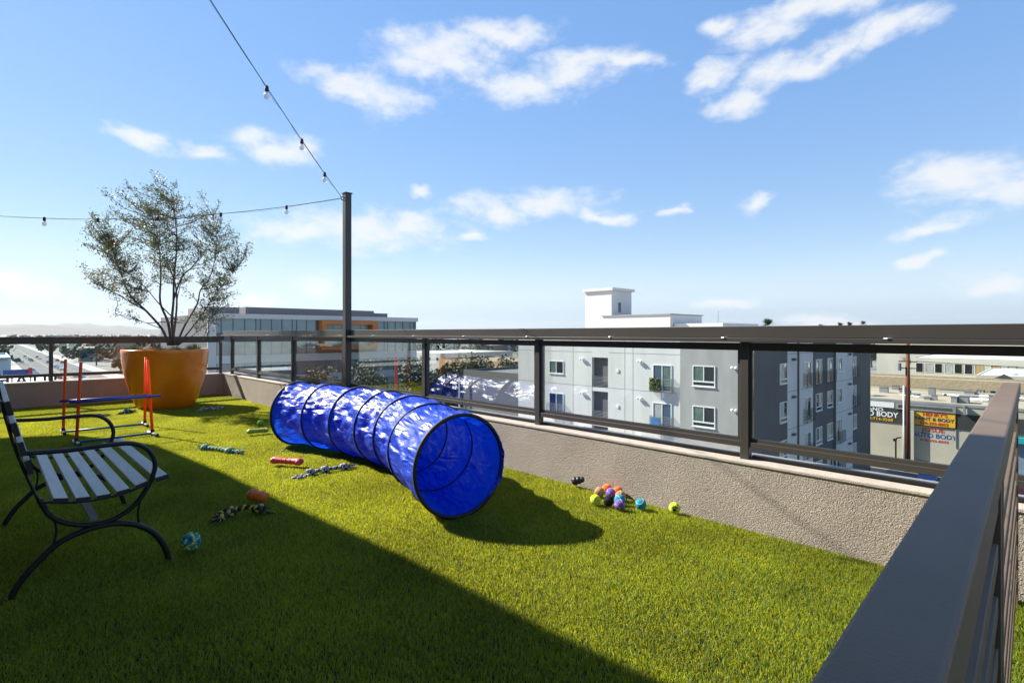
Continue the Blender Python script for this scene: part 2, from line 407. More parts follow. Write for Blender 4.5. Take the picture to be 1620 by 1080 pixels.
def build_guards():
    # glass guard on the long parapet
    g = thing('glass_guard_rail', 'bronze metal and glass guard rail on the long parapet beside the tunnel', 'railing', (3.15, 4, WH))
    MB().box(3.115, 3.165, .12, 10.86, 1.0755, 1.142).build('top_rail', BRONZE, g, bevel=.003)
    MB().box(3.078, 3.205, -6, 10.85, 1.051, 1.075).build('rail_lip', BRONZE, g, bevel=.002)
    ys = [-4.6, -3.1, -1.6, -.33, 1.3, 2.933, 4.489, 6.2, 7.749, 9.135, 10.45]
    for y in ys:
        MB().box(3.125, 3.175, y - .025, y + .025, WH, 1.0505).build('post', BRONZE, g, bevel=.003)
    for a, b in zip(ys[:-1], ys[1:]):
        MB().box(3.132, 3.172, a + .026, b - .026, 1.003, 1.046).build('panel_head', BRONZE, g)
        br = MB().box(3.130, 3.178, a + .026, b - .026, .445, .478).build('bottom_rail', BRONZE, g, bevel=.002)
        MB().box(3.142, 3.150, a + .026, b - .026, .4785, .498).build('glazing_bead', BRONZE, br)
        MB().box(3.158, 3.166, a + .026, b - .026, .4785, .498).build('glazing_bead', BRONZE, br)
        for s in (a + .026, b - .041):
            MB().box(3.136, 3.170, s, s + .015, .4985, 1.0025).build('panel_stile', BRONZE, g)
        MB().box(3.151, 3.157, a + .042, b - .042, .480, 1.0025).build('glass_pane', GLASS, g)
        MB().box(3.172, 3.200, a + .026, b - .026, WH + .0005, .398).build('base_channel', BRONZE, g)
    for y in [v * .8 + .6 for v in range(12)]:
        MB().lathe([(.022, 0), (.020, .004), (.008, .006)], 14, (3.094, y, 1.0752)).build('bolt_cap', STEEL, g)
    # end guard
    g = thing('glass_guard_rail', 'dark bronze glass guard rail on the shaded end parapet', 'railing', (1, 10.8, WH))
    MB().box(-6.5, 3.112, 10.765, 10.835, .985, 1.05).build('top_rail', BRONZE, g, bevel=.003)
    MB().box(-6.5, 3.05, 10.775, 10.825, .942, .984).build('panel_head', BRONZE, g)
    xs = [-3.8, -2.3, -.8, .695, 1.88, 3.055]
    for x in xs:
        MB().box(x - .025, x + .025, 10.776, 10.824, WH, .941).build('post', BRONZE, g, bevel=.003)
    for a, b in zip(xs[:-1], xs[1:]):
        MB().box(a + .026, b - .026, 10.778, 10.822, .444, .492).build('bottom_rail', BRONZE, g, bevel=.002)
        MB().box(a + .026, b - .026, 10.797, 10.803, .4925, .9415).build('glass_pane', GLASS, g)

def build_pole_and_lights():
    p = thing('light_pole', 'tall square bronze pole standing on the long parapet', 'pole', (3.11, 6.05, WH))
    MB().box(3.068, 3.146, 6.011, 6.089, WH, 2.78).build('post', BRONZE, p, bevel=.004)
    MB().box(3.060, 3.158, 6.001, 6.099, 2.7805, 2.79).build('post_cap', BRONZE, p)
    MB().tube([(3.066, 6.03, 2.72), (3.04, 6.03, 2.73), (3.015, 6.03, 2.715), (3.03, 6.03, 2.69), (3.066, 6.03, 2.69)], .006, 6).build('wire_hook', BLACK, p, smooth=True)
    wirem = M('wire_black', (.02, .02, .02), .6)
    bulbm = bpy.data.materials.new('bulb_glass'); bulbm.use_nodes = True
    nt = bulbm.node_tree; pb = nt.nodes['Principled BSDF']; pb.inputs['Base Color'].default_value = (.92, .93, .95, 1); pb.inputs['Roughness'].default_value = .12
    tr = nt.nodes.new('ShaderNodeBsdfTransparent'); mx = nt.nodes.new('ShaderNodeMixShader'); mx.inputs[0].default_value = .45
    nt.links.new(tr.outputs[0], mx.inputs[2]); nt.links.new(pb.outputs[0], mx.inputs[1]); nt.links.new(mx.outputs[0], nt.nodes['Material Output'].inputs['Surface'])
    sock = MB().lathe([(.008, .02), (.016, .012), (.019, -.01), (.019, -.035), (.015, -.045)], 14).mesh('socket', wirem, True)
    bulb = MB().lathe([(.012, -.045), (.02, -.055), (.030, -.078), (.031, -.092), (.024, -.110), (.008, -.12)], 16).mesh('bulb', bulbm, True)
    def string(label, a, b, sag, ts):
        a, b = Vector(a), Vector(b)
        def at(t): return a.lerp(b, t) - Vector((0, 0, sag * 4 * t * (1 - t)))
        s = thing('string_light', label, 'string lights', a, 'string lights')
        pts = [at(i / 40) for i in range(41)]
        MB().tube(pts, .0034, 6).build('wire', wirem, s, smooth=True)
        p2 = [p + Vector((.004 * sin(i * 1.3), .004 * cos(i * 1.3), .006 * sin(i * .9) - .009)) for i, p in enumerate(pts)]
        MB().tube(p2, .0012, 5).build('support_cable', wirem, s, smooth=True)
        for t in ts:
            so = link('socket', sock, s, loc=at(t) - a); link('bulb', bulb, so, loc=(0, 0, 0)); so.scale = (.8, .8, .8)
    string('bulb string running overhead from the square pole to the added canopy', (3.02, 6.02, 2.72), (.17, 2.925, 3.55), .0525, (.148, .309, .494, .74))
    string('bulb string sagging past the olive tree from the square pole', (3.02, 6.04, 2.71), (-1.55, 10.68, 2.85), .30, (.1, .222, .34, .452, .553, .66, .77, .88))

def build_gate():
    g = thing('slatted_barrier', 'waist high dark grey slatted metal barrier crossing the terrace', 'barrier', (0, 0, 0))
    a, b = Vector((-.35, .0535)), Vector((3.02, .1635))
    d = (b - a).normalized(); n = Vector((-d.y, d.x))
    def at(s, off, z): q = a + d * s + n * off; return (q.x, q.y, z)
    Lg = (b - a).length
    MB().bar(at(0, 0, .8755), at(Lg, 0, .8755), .057, .049).build('top_rail', GATEPAINT, g, bevel=.004)
    for s in (.05, 1.74, 1.83, Lg - .03):
        MB().bar(at(s, 0, 0), at(s, 0, .8505), .044, .044, up=(d.x, d.y, 0)).build('post', GATEPAINT, g, bevel=.002)
    for (s0, s1) in ((.08, 1.71), (1.86, Lg - .06)):
        for k in range(8):
            z = .785 - k * .098
            MB().bar(at(s0, 0, z), at(s1, 0, z), .036, .038).build('slat', GATEPAINT, g, bevel=.002)
    MB().bar(at(Lg - .008, 0, .05), at(Lg - .008, 0, .83), .03, .018, up=(d.x, d.y, 0)).build('end_strip', RUBBER, g)

# ------------------------------------------------------------------ bench
def build_bench():
    t = thing('park_bench', 'black metal bench with pale grey slats standing in the shade', 'bench', (.35, 3.6, 0))
    slatm = M('grey_slat', (.50, .465, .41), .5, var=.12, scale=7, stretch=(6, .6, 6), bump=.15, bscale=90)
    arch = [(.070, .008), (.085, .045), (.12, .098), (.163, .146), (.205, .186), (.258, .214), (.323, .230), (.40, .234), (.460, .222), (.515, .197), (.565, .155), (.602, .098), (.622, .045), (.632, .008)]
    loop = [(.157, .40), (.171, .365), (.190, .324), (.236, .281), (.308, .252), (.384, .247), (.455, .272), (.512, .322), (.553, .392), (.574, .458), (.568, .509), (.544, .551), (.505, .580), (.460, .592), (.384, .594), (.30, .592), (.236, .592), (.10, .600)]
    seat = [(.157, .388), (.236, .368), (.308, .358), (.399, .357), (.48, .370), (.552, .398)]
    back = [(.042, .825), (.05, .774), (.075, .658), (.107, .539), (.157, .388)]
    for y in (3.04, 4.23):
        def C(p): return [(x, y, z) for x, z in p]
        f = MB().tube(C(smooth_path(loop)), .0135, 8, sx=1.25, sy=.8).build('arm_loop', BLACK, t, smooth=True)
        MB().tube(C(smooth_path(arch)), .0155, 8, sx=1.2, sy=.85).build('arched_leg', BLACK, t, smooth=True)
        MB().tube(C(smooth_path(seat)), .009, 8, sx=1.6, sy=.7).build('seat_support', BLACK, t, smooth=True)
        MB().tube(C(smooth_path(back)), .009, 8, sx=1.6, sy=.7).build('back_support', BLACK, t, smooth=True)
        MB().tube(C(smooth_path([(.203, .31), (.213, .26), (.210, .222), (.200, .184)])), .005, 6).build('strut', BLACK, t, smooth=True)
        MB().tube(C(smooth_path([(.516, .322), (.508, .27), (.507, .24), (.513, .200)])), .005, 6).build('strut', BLACK, t, smooth=True)
        MB().box(.335, .385, y - .012, y + .012, .234, .254).build('weld_plate', BLACK, t)
        for fx in (.066, .636):
            MB().lathe([(.018, 0.002), (.018, .012)], 12, (fx, y, 0)).build('foot', BLACK, t)
    # cross brace under the seat
    MB().bar((.345, 3.05, .268), (.345, 4.22, .268), .03, .012).build('cross_brace', M('brace_grey', (.16, .16, .17), .4), t)
    y0, y1 = 3.005, 4.265
    for (x, z, tilt) in ((.225, .386, .18), (.300, .374, .08), (.374, .370, -.02), (.447, .377, -.14), (.518, .395, -.28), (.597, .413, -.2)):
        c = Vector((x, 0, z)); u = Vector((sin(tilt), 0, cos(tilt)))
        o = MB().bar((x, y0, z), (x, y1, z), .050, .019, up=u).build('seat_slat', slatm, t, bevel=.003)
        for ye in (y0 - .001, y1 + .001):
            MB().bar((x, ye - .003, z), (x, ye + .003, z), .051, .020, up=u).build('end_cap', RUBBER, o)
    for (x, z) in ((.062, .795), (.082, .706), (.103, .624), (.124, .545)):
        u = Vector((.22, 0, -.97)).normalized().cross(Vector((0, 1, 0)))
        o = MB().bar((x, y0, z), (x, y1, z), .058, .019, up=u).build('back_slat', slatm, t, bevel=.003)
        for ye in (y0 - .001, y1 + .001):
            MB().bar((x, ye - .003, z), (x, ye + .003, z), .059, .020, up=u).build('end_cap', RUBBER, o)
def smooth_path(p, k=4):
    out = []
    P = [Vector(q) for q in p]
    for i in range(len(P) - 1):
        a, b, c, d = P[max(i - 1, 0)], P[i], P[i + 1], P[min(i + 2, len(P) - 1)]
        for j in range(k):
            t = j / k
            out.append(.5 * ((2 * b) + (c - a) * t + (2 * a - 5 * b + 4 * c - d) * t * t + (3 * b - a - 3 * c + d) * t ** 3))
    out.append(P[-1]); return [tuple(q) for q in out]

# ------------------------------------------------------------------ hurdles
def build_hurdles():
    orange = M('hurdle_orange', (.95, .13, .015), .4, var=.05, trans=.4, tcol=(1, .22, .02))
    blue = M('hurdle_blue', (.02, .055, .30), .4, var=.05)
    teal = M('hurdle_teal', (.02, .12, .20), .4, var=.05)
    def hurdle(label, L, R, lt, rt, zc, ext):
        L, R = Vector(L), Vector(R)
        t = thing('agility_hurdle', label, 'hurdle', (L + R) / 2, 'agility hurdles')
        d = (R - L).normalized()
        for base, top in ((L, L + d * lt + Vector((0, 0, .82))), (R, R + d * rt + Vector((0, 0, .82)))):
            b2 = base + Vector((0, 0, .05))
            p = MB().tube([b2, b2.lerp(top, .5), top], .0135, 14).build('upright', orange, t, smooth=False)
            for m in p.data.polygons: m.use_smooth = len(m.vertices) == 4
            MB().tube([base + Vector((0, 0, .02)), base + Vector((0, 0, .075))], .018, 12).build('tee_joint', RUBBER, t)
            n = Vector((-d.y, d.x, 0))
            ft = MB().tube([base - n * .14 + Vector((0, 0, .034)), base + n * .14 + Vector((0, 0, .034))], .0135, 12).build('foot_tube', WHITE, t, smooth=True)
            for s in (-1, 1):
                MB().tube([base + n * s * .138 + Vector((0, 0, .034)), base + n * s * .16 + Vector((0, 0, .034))], .016, 12).build('foot_cap', RUBBER, ft)
            cz = base.lerp(top, zc / .82); MB().tube([cz + Vector((0, 0, -.014)), cz + Vector((0, 0, .014))], .019, 12).build('bar_clip', blue, t)
        n = Vector((-d.y, d.x, 0))
        a = L.lerp(R, 0); 
        MB().tube([L - d * ext[0] - n * .024 + Vector((0, 0, zc)), R + d * ext[1] - n * .024 + Vector((0, 0, zc))], .0115, 12).build('jump_bar', blue, t, smooth=True)
        MB().tube([L + Vector((0, 0, .034)), R + Vector((0, 0, .034))], .012, 12).build('base_bar', teal, t, smooth=True)
    hurdle('orange and blue agility hurdle standing nearer the bench', (.627, 6.774, 0), (1.267, 6.834, 0), .035, -.045, .43, (.06, .075))
    hurdle('orange and blue agility hurdle standing nearer the orange planter', (.59, 7.592, 0), (1.332, 7.591, 0), .02, .01, .37, (.035, .03))

# ------------------------------------------------------------------ planter, plants, olive tree
PC = Vector((1.925, 9.43, 0))
def build_planter():
    t = thing('orange_planter', 'large glossy orange tapered planter by the end wall', 'planter', PC)
    om = M('orange_glaze', (.90, .215, .006), .26, var=.16, scale=3.2, coat=.35, spec=.5, bump=.02, bscale=6)
    prof = [(.405, .0), (.425, .02), (.475, .12), (.530, .26), (.575, .40), (.612, .55), (.636, .70), (.648, .82), (.652, .86), (.642, .868), (.612, .868), (.604, .86), (.600, .80), (.585, .70)]
    prof = [(r * .865, z) for r, z in prof]
    MB().lathe(prof, 72, PC).build('pot', om, t, smooth=True)
    MB().lathe([(.02, .79), (.26, .80), (.47, .785), (.512, .775)], 40, PC).build('soil', M('soil', (.035, .026, .018), .95, bump=.8, bscale=40, var=.4, scale=20), t, smooth=True)
    rnd = random.Random(3)
    gm = M('tuft_green', (.085, .105, .035), .6, var=.2, island=.45, trans=.3)
    gd = M('tuft_dark', (.045, .07, .03), .6, var=.2, island=.45, trans=.25)
    spots = [(-.40, -.22, .17, 'grey green grassy tuft at the planter edge nearest the hurdles', gm), (-.13, -.42, .10, 'low dark leafy plant beside the grassy tuft in the planter', gd),
             (.10, -.30, .13, 'grassy tuft at the foot of the olive stems', gm), (.34, -.18, .10, 'dark leafy plant between the olive stems and planter rim', gd),
             (.42, .12, .18, 'rounded grassy tuft at the planter edge nearest the long parapet', gm), (-.05, .35, .14, 'grassy tuft behind the olive stems', gm)]
    fw = Vector((sin(VIEW), cos(VIEW))); rt = Vector((cos(VIEW), -sin(VIEW)))
    for (r, f_, h, lab, mt) in spots:
        c = Vector((PC.x, PC.y, .78)) + Vector((*(rt * r + fw * f_) * .87, 0))
        p = thing('planter_plant', lab, 'plant', c, 'plants in the orange planter')
        b = MB()
        for i in range(420):
            a = rnd.uniform(0, 2 * pi); sp = rnd.uniform(.0, 1) ** .6; l = h * rnd.uniform(.6, 1.15)
            o = Vector((cos(a), sin(a), 0)); base = c + o * sp * .11; tip = base + o * sp * l * .75 + Vector((0, 0, l * (1.1 - .45 * sp)))
            s = Vector((-sin(a), cos(a), 0)) * (.0028 if mt is gm else .006); mid = base.lerp(tip, .55) + Vector((0, 0, l * .12))
            b.add([base - s, base + s, mid + s, mid - s, tip], [(0, 1, 2, 3), (3, 2, 4)])
        b.build('foliage', mt, p, fix=False)
        MB().lathe([(.03, -.01), (.02, .03), (.008, .06)], 8, c).build('stem', gd, p)

def build_olive():
    rnd = random.Random(21)
    fw = Vector((sin(VIEW), cos(VIEW), 0)); rt = Vector((cos(VIEW), -sin(VIEW), 0)); S = 8.1 / 854.6
    base = Vector((PC.x, PC.y, .78))
    def W(px, py, dep): return Vector((PC.x, PC.y, 0)) + rt * ((px - 263) * S * .91) + fw * dep + Vector((0, 0, 1.1 - (py - 527.5) * S))
    t = thing('olive_tree', 'multi stemmed olive tree growing in the orange planter', 'tree', base)
    bark = M('olive_bark', (.13, .105, .08), .9, var=.35, scale=30, bump=.6, bscale=60)
    stems = [  # pixel polylines of the stems in the photograph, with a depth offset for each
        ([(268, 546), (255, 520), (228, 492), (203, 470), (190, 446), (178, 418), (168, 395)], .0, .028),
        ([(228, 492), (190, 470), (160, 452), (136, 436)], -.15, .013),
        ([(272, 546), (262, 510), (246, 478), (241, 440), (238, 400), (230, 345)], .12, .030),
        ([(274, 546), (268, 505), (262, 470), (250, 440), (232, 412), (214, 380), (205, 330)], .28, .024),
        ([(278, 546), (277, 510), (281, 475), (286, 440), (293, 400), (290, 350), (283, 305)], -.1, .030),
        ([(262, 470), (272, 450), (281, 432), (284, 420)], .1, .010),
        ([(281, 475), (300, 440), (322, 425), (345, 400), (372, 375)], -.3, .018),
        ([(280, 546), (287, 515), (298, 480), (298, 455), (310, 432), (318, 380), (312, 330)], .32, .022),
        ([(282, 546), (305, 520), (326, 490), (345, 460), (372, 430)], .1, .018),
        ([(283, 546), (312, 530), (338, 512), (352, 500)], -.2, .010),
        ([(255, 520), (225, 508), (205, 500), (192, 498)], -.2, .009),
        ([(268, 505), (250, 482), (238, 462), (222, 440), (196, 420)], -.3, .013)]
    nodes = []; allp = []
    for (pl, dep, r) in stems:
        n = len(pl); pts = []; dep0 = 0
        if pl[0][1] != 546:                 # a limb leaves an earlier stem: start at that stem's own depth
            w0 = W(*pl[0], 0); dep0 = min(allp, key=lambda q: ((q - w0) - fw * (q - w0).dot(fw)).length); dep0 = (dep0 - w0).dot(fw)
        for i, (x, y) in enumerate(pl):
            k = min(1.0, (546 - y) / 130.0)
            pts.append(W(x, y, (dep if pl[0][1] == 546 else dep0 + (dep - dep0) * i / (n - 1)) * (k * 1.6 if pl[0][1] == 546 else 1) + rnd.uniform(-.015, .015)))
        pts = [Vector(q) for q in smooth_path(pts, 4)]
        allp += pts
        rs = [max(.003, .74 * r * (1 - .80 * i / (len(pts) - 1))) for i in range(len(pts))]
        MB().tube(pts, rs, 7).build('trunk' if pl[0][1] == 546 else 'limb', bark, t, smooth=True)
        nodes += [(p, rr) for p, rr in zip(pts, rs) if p.z > 1.25]
    poly = [(128, 442), (140, 400), (135, 350), (150, 325), (176, 312), (196, 304), (208, 294), (222, 305), (246, 306), (264, 312), (273, 288), (292, 292), (312, 296), (328, 320), (345, 345), (368, 342), (388, 372), (394, 415), (380, 436), (376, 468), (356, 500), (338, 512), (325, 485),
            (312, 450), (288, 432), (250, 440), (222, 462), (196, 478), (165, 470), (140, 452)]
    def inside(x, y):
        c = False; j = len(poly) - 1
        for i in range(len(poly)):
            (xi, yi), (xj, yj) = poly[i], poly[j]
            if (yi > y) != (yj > y) and x < (xj - xi) * (y - yi) / (yj - yi) + xi: c = not c
            j = i
        return c
    tips = []
    while len(tips) < 380:
        x, y = rnd.uniform(124, 396), rnd.uniform(288, 512)
        if inside(x, y) and rnd.random() < (1.0 if y < 400 else .75):
            tips.append(W(x, y, rnd.uniform(-.62, .7) * (1 - ((x - 262) / 190.0) ** 2)))
    for (x, y) in ((192, 496), (200, 505), (186, 490), (335, 520), (345, 512), (352, 500), (328, 500), (340, 535), (318, 525), (358, 470), (362, 485)): tips.append(W(x, y, rnd.uniform(-.3, .2)))
    tw = MB(); lv = MB()
    for T in tips:
        best = min(nodes, key=lambda q: (q[0] - T).length + (0 if q[0].z < T.z - .1 else 1.2))
        p0 = best[0]; d = T - p0
        mid = p0.lerp(T, .5) + Vector((rnd.uniform(-.06, .06), rnd.uniform(-.06, .06), -.05 * d.length))
        pts = [p0.lerp(mid, .0), p0.lerp(mid, .5) * .5 + p0.lerp(T, .25) * .5, mid, mid.lerp(T, .5) + Vector((0, 0, .01)), T]
        tw.tube(pts, [min(best[1], .006), .005, .004, .003, .0018], 4)
        Ln = sum((pts[i + 1] - pts[i]).length for i in range(4))
        n = int(27 + 68 * min(Ln, .8))
        for i in range(n):
            k = 1 - rnd.random() ** 1.5 * min(.85, .42 / max(Ln, .1))
            q = mid.lerp(T, (k - .5) * 2) if k > .5 else p0.lerp(mid, k * 2)
            q = q + Vector((rnd.gauss(0, .028), rnd.gauss(0, .028), rnd.gauss(0, .028)))
            a = Vector((rnd.gauss(0, 1), rnd.gauss(0, 1), rnd.gauss(.5, 1))).normalized()
            s = a.cross(Vector((rnd.gauss(0, 1), rnd.gauss(0, 1), rnd.gauss(0, 1)))).normalized()
            l = rnd.uniform(.034, .058); w = rnd.uniform(.0042, .0075)
            lv.add([q, q + a * l * .5 + s * w, q + a * l, q + a * l * .5 - s * w], [(0, 1, 2, 3)])
    tw.build('twigs', bark, t, fix=False)
    o = lv.build('crown', M('olive_leaf', (.125, .130, .078), .5, var=.25, scale=1.5, island=.5, trans=.25, tcol=(.18, .19, .06)), t, fix=False)
    tag(o, kind='stuff')

# ------------------------------------------------------------------ tunnel
def build_tunnel():
    path = [Vector((2.02, 2.52)), Vector((2.20, 3.06)), Vector((2.36, 3.55)), Vector((2.41, 3.98)), Vector((2.40, 4.45)), Vector((2.33, 4.90)), Vector((2.21, 5.33))]
    R = .300
    t = thing('play_tunnel', 'shiny blue nylon dog tunnel with black hoops lying on turf', 'tunnel', (2.25, 4, 0))
    fine = [Vector(q) for q in smooth_path([(p.x, p.y) for p in path], 16)]
    tang = []
    for i in range(len(fine)):
        a, b = fine[max(i - 1, 0)], fine[min(i + 1, len(fine) - 1)]
        tang.append((b - a).normalized())
    tang[0] = Vector((.127, .99)).normalized()
    n = 132
    mk = bpy.data.materials.new('tunnel_nylon'); mk.use_nodes = True
    nt = mk.node_tree; N, L = nt.nodes, nt.links; b = N['Principled BSDF']
    b.inputs['Base Color'].default_value = (.003, .060, .62, 1); b.inputs['Roughness'].default_value = .42; b.inputs['Specular IOR Level'].default_value = .7
    b.inputs['Coat Weight'].default_value = .45; b.inputs['Coat Roughness'].default_value = .30
    tcn = N.new('ShaderNodeTexCoord')
    hgt = None
    for sc, amp, stv, rz in ((1.0, 1.5, (2.0, 6.5, 1), .6), (1.0, .42, (4, 16, 1), -.3), (1.0, .06, (14, 50, 1), .2)):
        mp = N.new('ShaderNodeMapping'); mp.inputs['Scale'].default_value = stv; mp.inputs['Rotation'].default_value = (0, 0, rz); L.new(tcn.outputs['UV'], mp.inputs['Vector'])
        nz = N.new('ShaderNodeTexNoise'); nz.noise_type = 'FBM'; nz.inputs['Scale'].default_value = sc; nz.inputs['Detail'].default_value = 2; nz.inputs['Distortion'].default_value = 1.1
        L.new(mp.outputs[0], nz.inputs['Vector'])
        mu = N.new('ShaderNodeMath'); mu.operation = 'MULTIPLY'; mu.inputs[1].default_value = amp; L.new(nz.outputs['Fac'], mu.inputs[0])
        if hgt is None: hgt = mu.outputs[0]
        else:
            ad = N.new('ShaderNodeMath'); L.new(hgt, ad.inputs[0]); L.new(mu.outputs[0], ad.inputs[1]); hgt = ad.outputs[0]
    bp = N.new('ShaderNodeBump'); bp.inputs['Strength'].default_value = 1.0; bp.inputs['Distance'].default_value = .032; L.new(hgt, bp.inputs['Height']); L.new(bp.outputs[0], b.inputs['Normal'])
    L.new(bp.outputs[0], b.inputs['Coat Normal'])
    tr = N.new('ShaderNodeBsdfTranslucent'); tr.inputs['Color'].default_value = (.010, .115, 1.0, 1); L.new(bp.outputs[0], tr.inputs['Normal'])
    mx = N.new('ShaderNodeMixShader'); mx.inputs[0].default_value = .34; L.new(b.outputs[0], mx.inputs[1]); L.new(tr.outputs[0], mx.inputs[2]); L.new(mx.outputs[0], N['Material Output'].inputs['Surface'])
    def ring(i, rad, wr):
        c, tg = fine[i], tang[i]; s = Vector((tg.y, -tg.x)); out = []
        for j in range(n):
            a = 2 * pi * j / n
            p = Vector((c.x + s.x * cos(a) * rad, c.y + s.y * cos(a) * rad, R + .014 + sin(a) * rad))
            if wr:
                q = Vector((i * .11, a * 1.9 + i * .10, 3.0))
                q2 = Vector((cos(a) * 2.2 + i * .16, sin(a) * 2.2 - i * .12, i * .09))
                w = mnoise.fractal(q2, 1.0, 2.0, 3) * .017 + (abs(mnoise.noise(q2 * 2.3)) - .2) * .022
                rr = rad + w * wr * 1.5
                p = Vector((c.x + s.x * cos(a) * rr, c.y + s.y * cos(a) * rr, R + .014 + sin(a) * rr))
            p.z = max(p.z, .016 + .004 * abs(cos(a))); out.append(p)
        return out
    K = 16; secs = len(path) - 1
    for sct in range(secs):
        bm = MB(); vs = []; fs = []
        for k in range(K + 1):
            i = sct * K + k; u = k / K
            vs += ring(i, R - .022 * sin(pi * u), min(1.0, 5 * u * (1 - u) + .04))
        for k in range(K):
            for j in range(n):
                fs.append((k * n + j, k * n + (j + 1) % n, (k + 1) * n + (j + 1) % n, (k + 1) * n + j))
        bm.add(vs, fs); so = bm.build('fabric_section', mk, t, smooth=True, fix=False)
        uv = so.data.uv_layers.new(name='UVMap')
        for pi_, pl in enumerate(so.data.polygons):
            kk, jj = divmod(pi_, n)
            for li, (a_, b_) in zip(pl.loop_indices, ((0, 0), (0, 1), (1, 1), (1, 0))):
                uv.data[li].uv = ((sct * K + kk + a_) * .029, abs(jj + b_ - n * .75) * 2 * pi * R / n)
    hoop = M('hoop_tape', (.012, .012, .016), .6)
    for k in range(secs + 1):
        i = min(k * K, len(fine) - 1)
        MB().tube(ring(i, R + .001, 0), .0085 if 0 < k < secs else .0125, 6, closed=True).build('hoop', hoop, t, smooth=True)
    MB().tube([(1.99, 5.05, .05), (1.97, 5.06, .02), (1.96, 5.10, .006), (1.93, 5.14, .006)], .006, 5).build('tie_strap', hoop, t)

# ------------------------------------------------------------------ toys
def strand_rope(b, pts, r, strands=3, pitch=.045, mats=(0, 1, 0), n=6):
    pts = [Vector(p) for p in pts]; L = [0]
    for a, c in zip(pts[:-1], pts[1:]): L.append(L[-1] + (c - a).length)
    fine = []; steps = max(8, int(L[-1] / .006))
    for k in range(steps + 1):
        s = L[-1] * k / steps; i = max(j for j in range(len(L)) if L[j] <= s + 1e-9); i = min(i, len(pts) - 2)
        u = (s - L[i]) / max(L[i + 1] - L[i], 1e-6); fine.append((s, pts[i].lerp(pts[i + 1], u), (pts[i + 1] - pts[i]).normalized()))
    for q in range(strands):
        P = []
        for s, p, t in fine:
            a = 2 * pi * (s / pitch + q / strands); x = t.cross(Vector((0, 0, 1))).normalized(); y = x.cross(t)
            P.append(p + (x * cos(a) + y * sin(a)) * r * .52)
        b.tube(P, r * .62, n, mi=mats[q % len(mats)])
def knot(b, c, d, r, mats=(0, 1, 0)):
    c = Vector(c); d = Vector(d).normalized(); x = d.cross(Vector((0, 0, 1))).normalized(); y = x.cross(d)
    for q in range(3):
        P = []
        for k in range(22):
            a = 2 * pi * k / 22; ph = q * 2 * pi / 3
            P.append(c + d * (sin(2 * a + ph) * r * .45) + x * cos(a + ph) * r * .62 + y * sin(a + ph) * r * .62 + d * (q - 1) * r * .28)
        b.tube(P, r * .40, 6, closed=True, mi=mats[q % len(mats)])
def fray(b, c, d, l, r, rnd, mats=(0, 1, 0), n=36):
    c = Vector(c); d = Vector(d).normalized()
    for k in range(n):
        o = Vector((rnd.gauss(0, 1), rnd.gauss(0, 1), rnd.gauss(0, .8))) * r * .5
        e = c + d * l * rnd.uniform(.7, 1.1) + o * 1.7; e.z = max(e.z, .004)
        b.tube([c + o * .4, c.lerp(e, .5) + o * .3, e], .0022, 4, mi=mats[k % len(mats)])
def rope_toy(label, path, r, cols, knots, rnd, loop=False, group='dog toys on the turf'):
    ms = [M('rope_cotton', c, .9, var=.2, scale=120, bump=.6, bscale=400) for c in cols]
    path = [Vector(p) for p in path]
    t = thing('rope_toy', label, 'rope toy', (path[0].x, path[0].y, 0), group)
    idx = [0, 1, len(ms) - 1]
    b = MB(); pts = [Vector(q) for q in smooth_path(path, 5)]; strand_rope(b, pts, r, mats=idx); b.build('rope', ms, t, smooth=True, fix=False)
    if loop:
        b = MB(); a = pts[0]; d0 = (pts[0] - pts[1]).normalized(); s = d0.cross(Vector((0, 0, 1)))
        P = [a, a + d0 * .05 + s * .022, a + d0 * .10 + s * .026, a + d0 * .135, a + d0 * .10 - s * .026, a + d0 * .05 - s * .022, a]
        P = [(p.x, p.y, max(r * .9, .008)) for p in P]; strand_rope(b, smooth_path(P, 4), r * .8, mats=idx); b.build('handle_loop', ms, t, smooth=True, fix=False)
    for u in knots:
        i = min(int(u * (len(pts) - 1)), len(pts) - 2); b = MB(); kc = pts[i].copy(); kc.z = max(kc.z, r * 1.9); knot(b, kc, pts[i + 1] - pts[i], r * 2.1, idx); b.build('knot', ms, t, smooth=True, fix=False)
    for e, d in ((pts[-1], pts[-1] - pts[-3]),) + (() if loop else ((pts[0], pts[0] - pts[2]),)):
        b = MB(); fray(b, e, d, .04, r * 1.3, rnd, idx); b.build('frayed_end', ms, t, smooth=False, fix=False)
    return t
def bone(name, label, a, b_, r, col, cat):
    a, b_ = Vector(a), Vector(b_); m = M(name, col, .45, var=.08, scale=40, bump=.2, bscale=120)
    t = thing('chew_bone', label, cat, ((a + b_) / 2).to_tuple(), 'dog toys on the turf'); t.location.z = 0
    d = (b_ - a); n = d.cross(Vector((0, 0, 1))).normalized()
    pr = [(0, .7), (.06, .98), (.14, 1.0), (.24, .82), (.5, .78), (.76, .82), (.86, 1.0), (.94, .98), (1, .7)]
    z = Vector((0, 0, r))
    MB().tube([a + d * u + z for u, _ in pr], [r * k for _, k in pr], 16).build('shaft', m, t, smooth=True)
    for e in (a + d * .07, b_ - d * .07):
        for s in (-1, 1):
            MB().ball(e + n * s * r * .62 + z, r * .78, 14, 10).build('knuckle', m, t, smooth=True)
    for u in (.35, .5, .65):
        MB().tube([a + d * u + z + n * r * .8 * cos(x) + Vector((0, 0, r * .8 * sin(x))) for x in [2 * pi * k / 18 for k in range(18)]], r * .1, 5, closed=True).build('ridge', m, t, smooth=True)
    return t
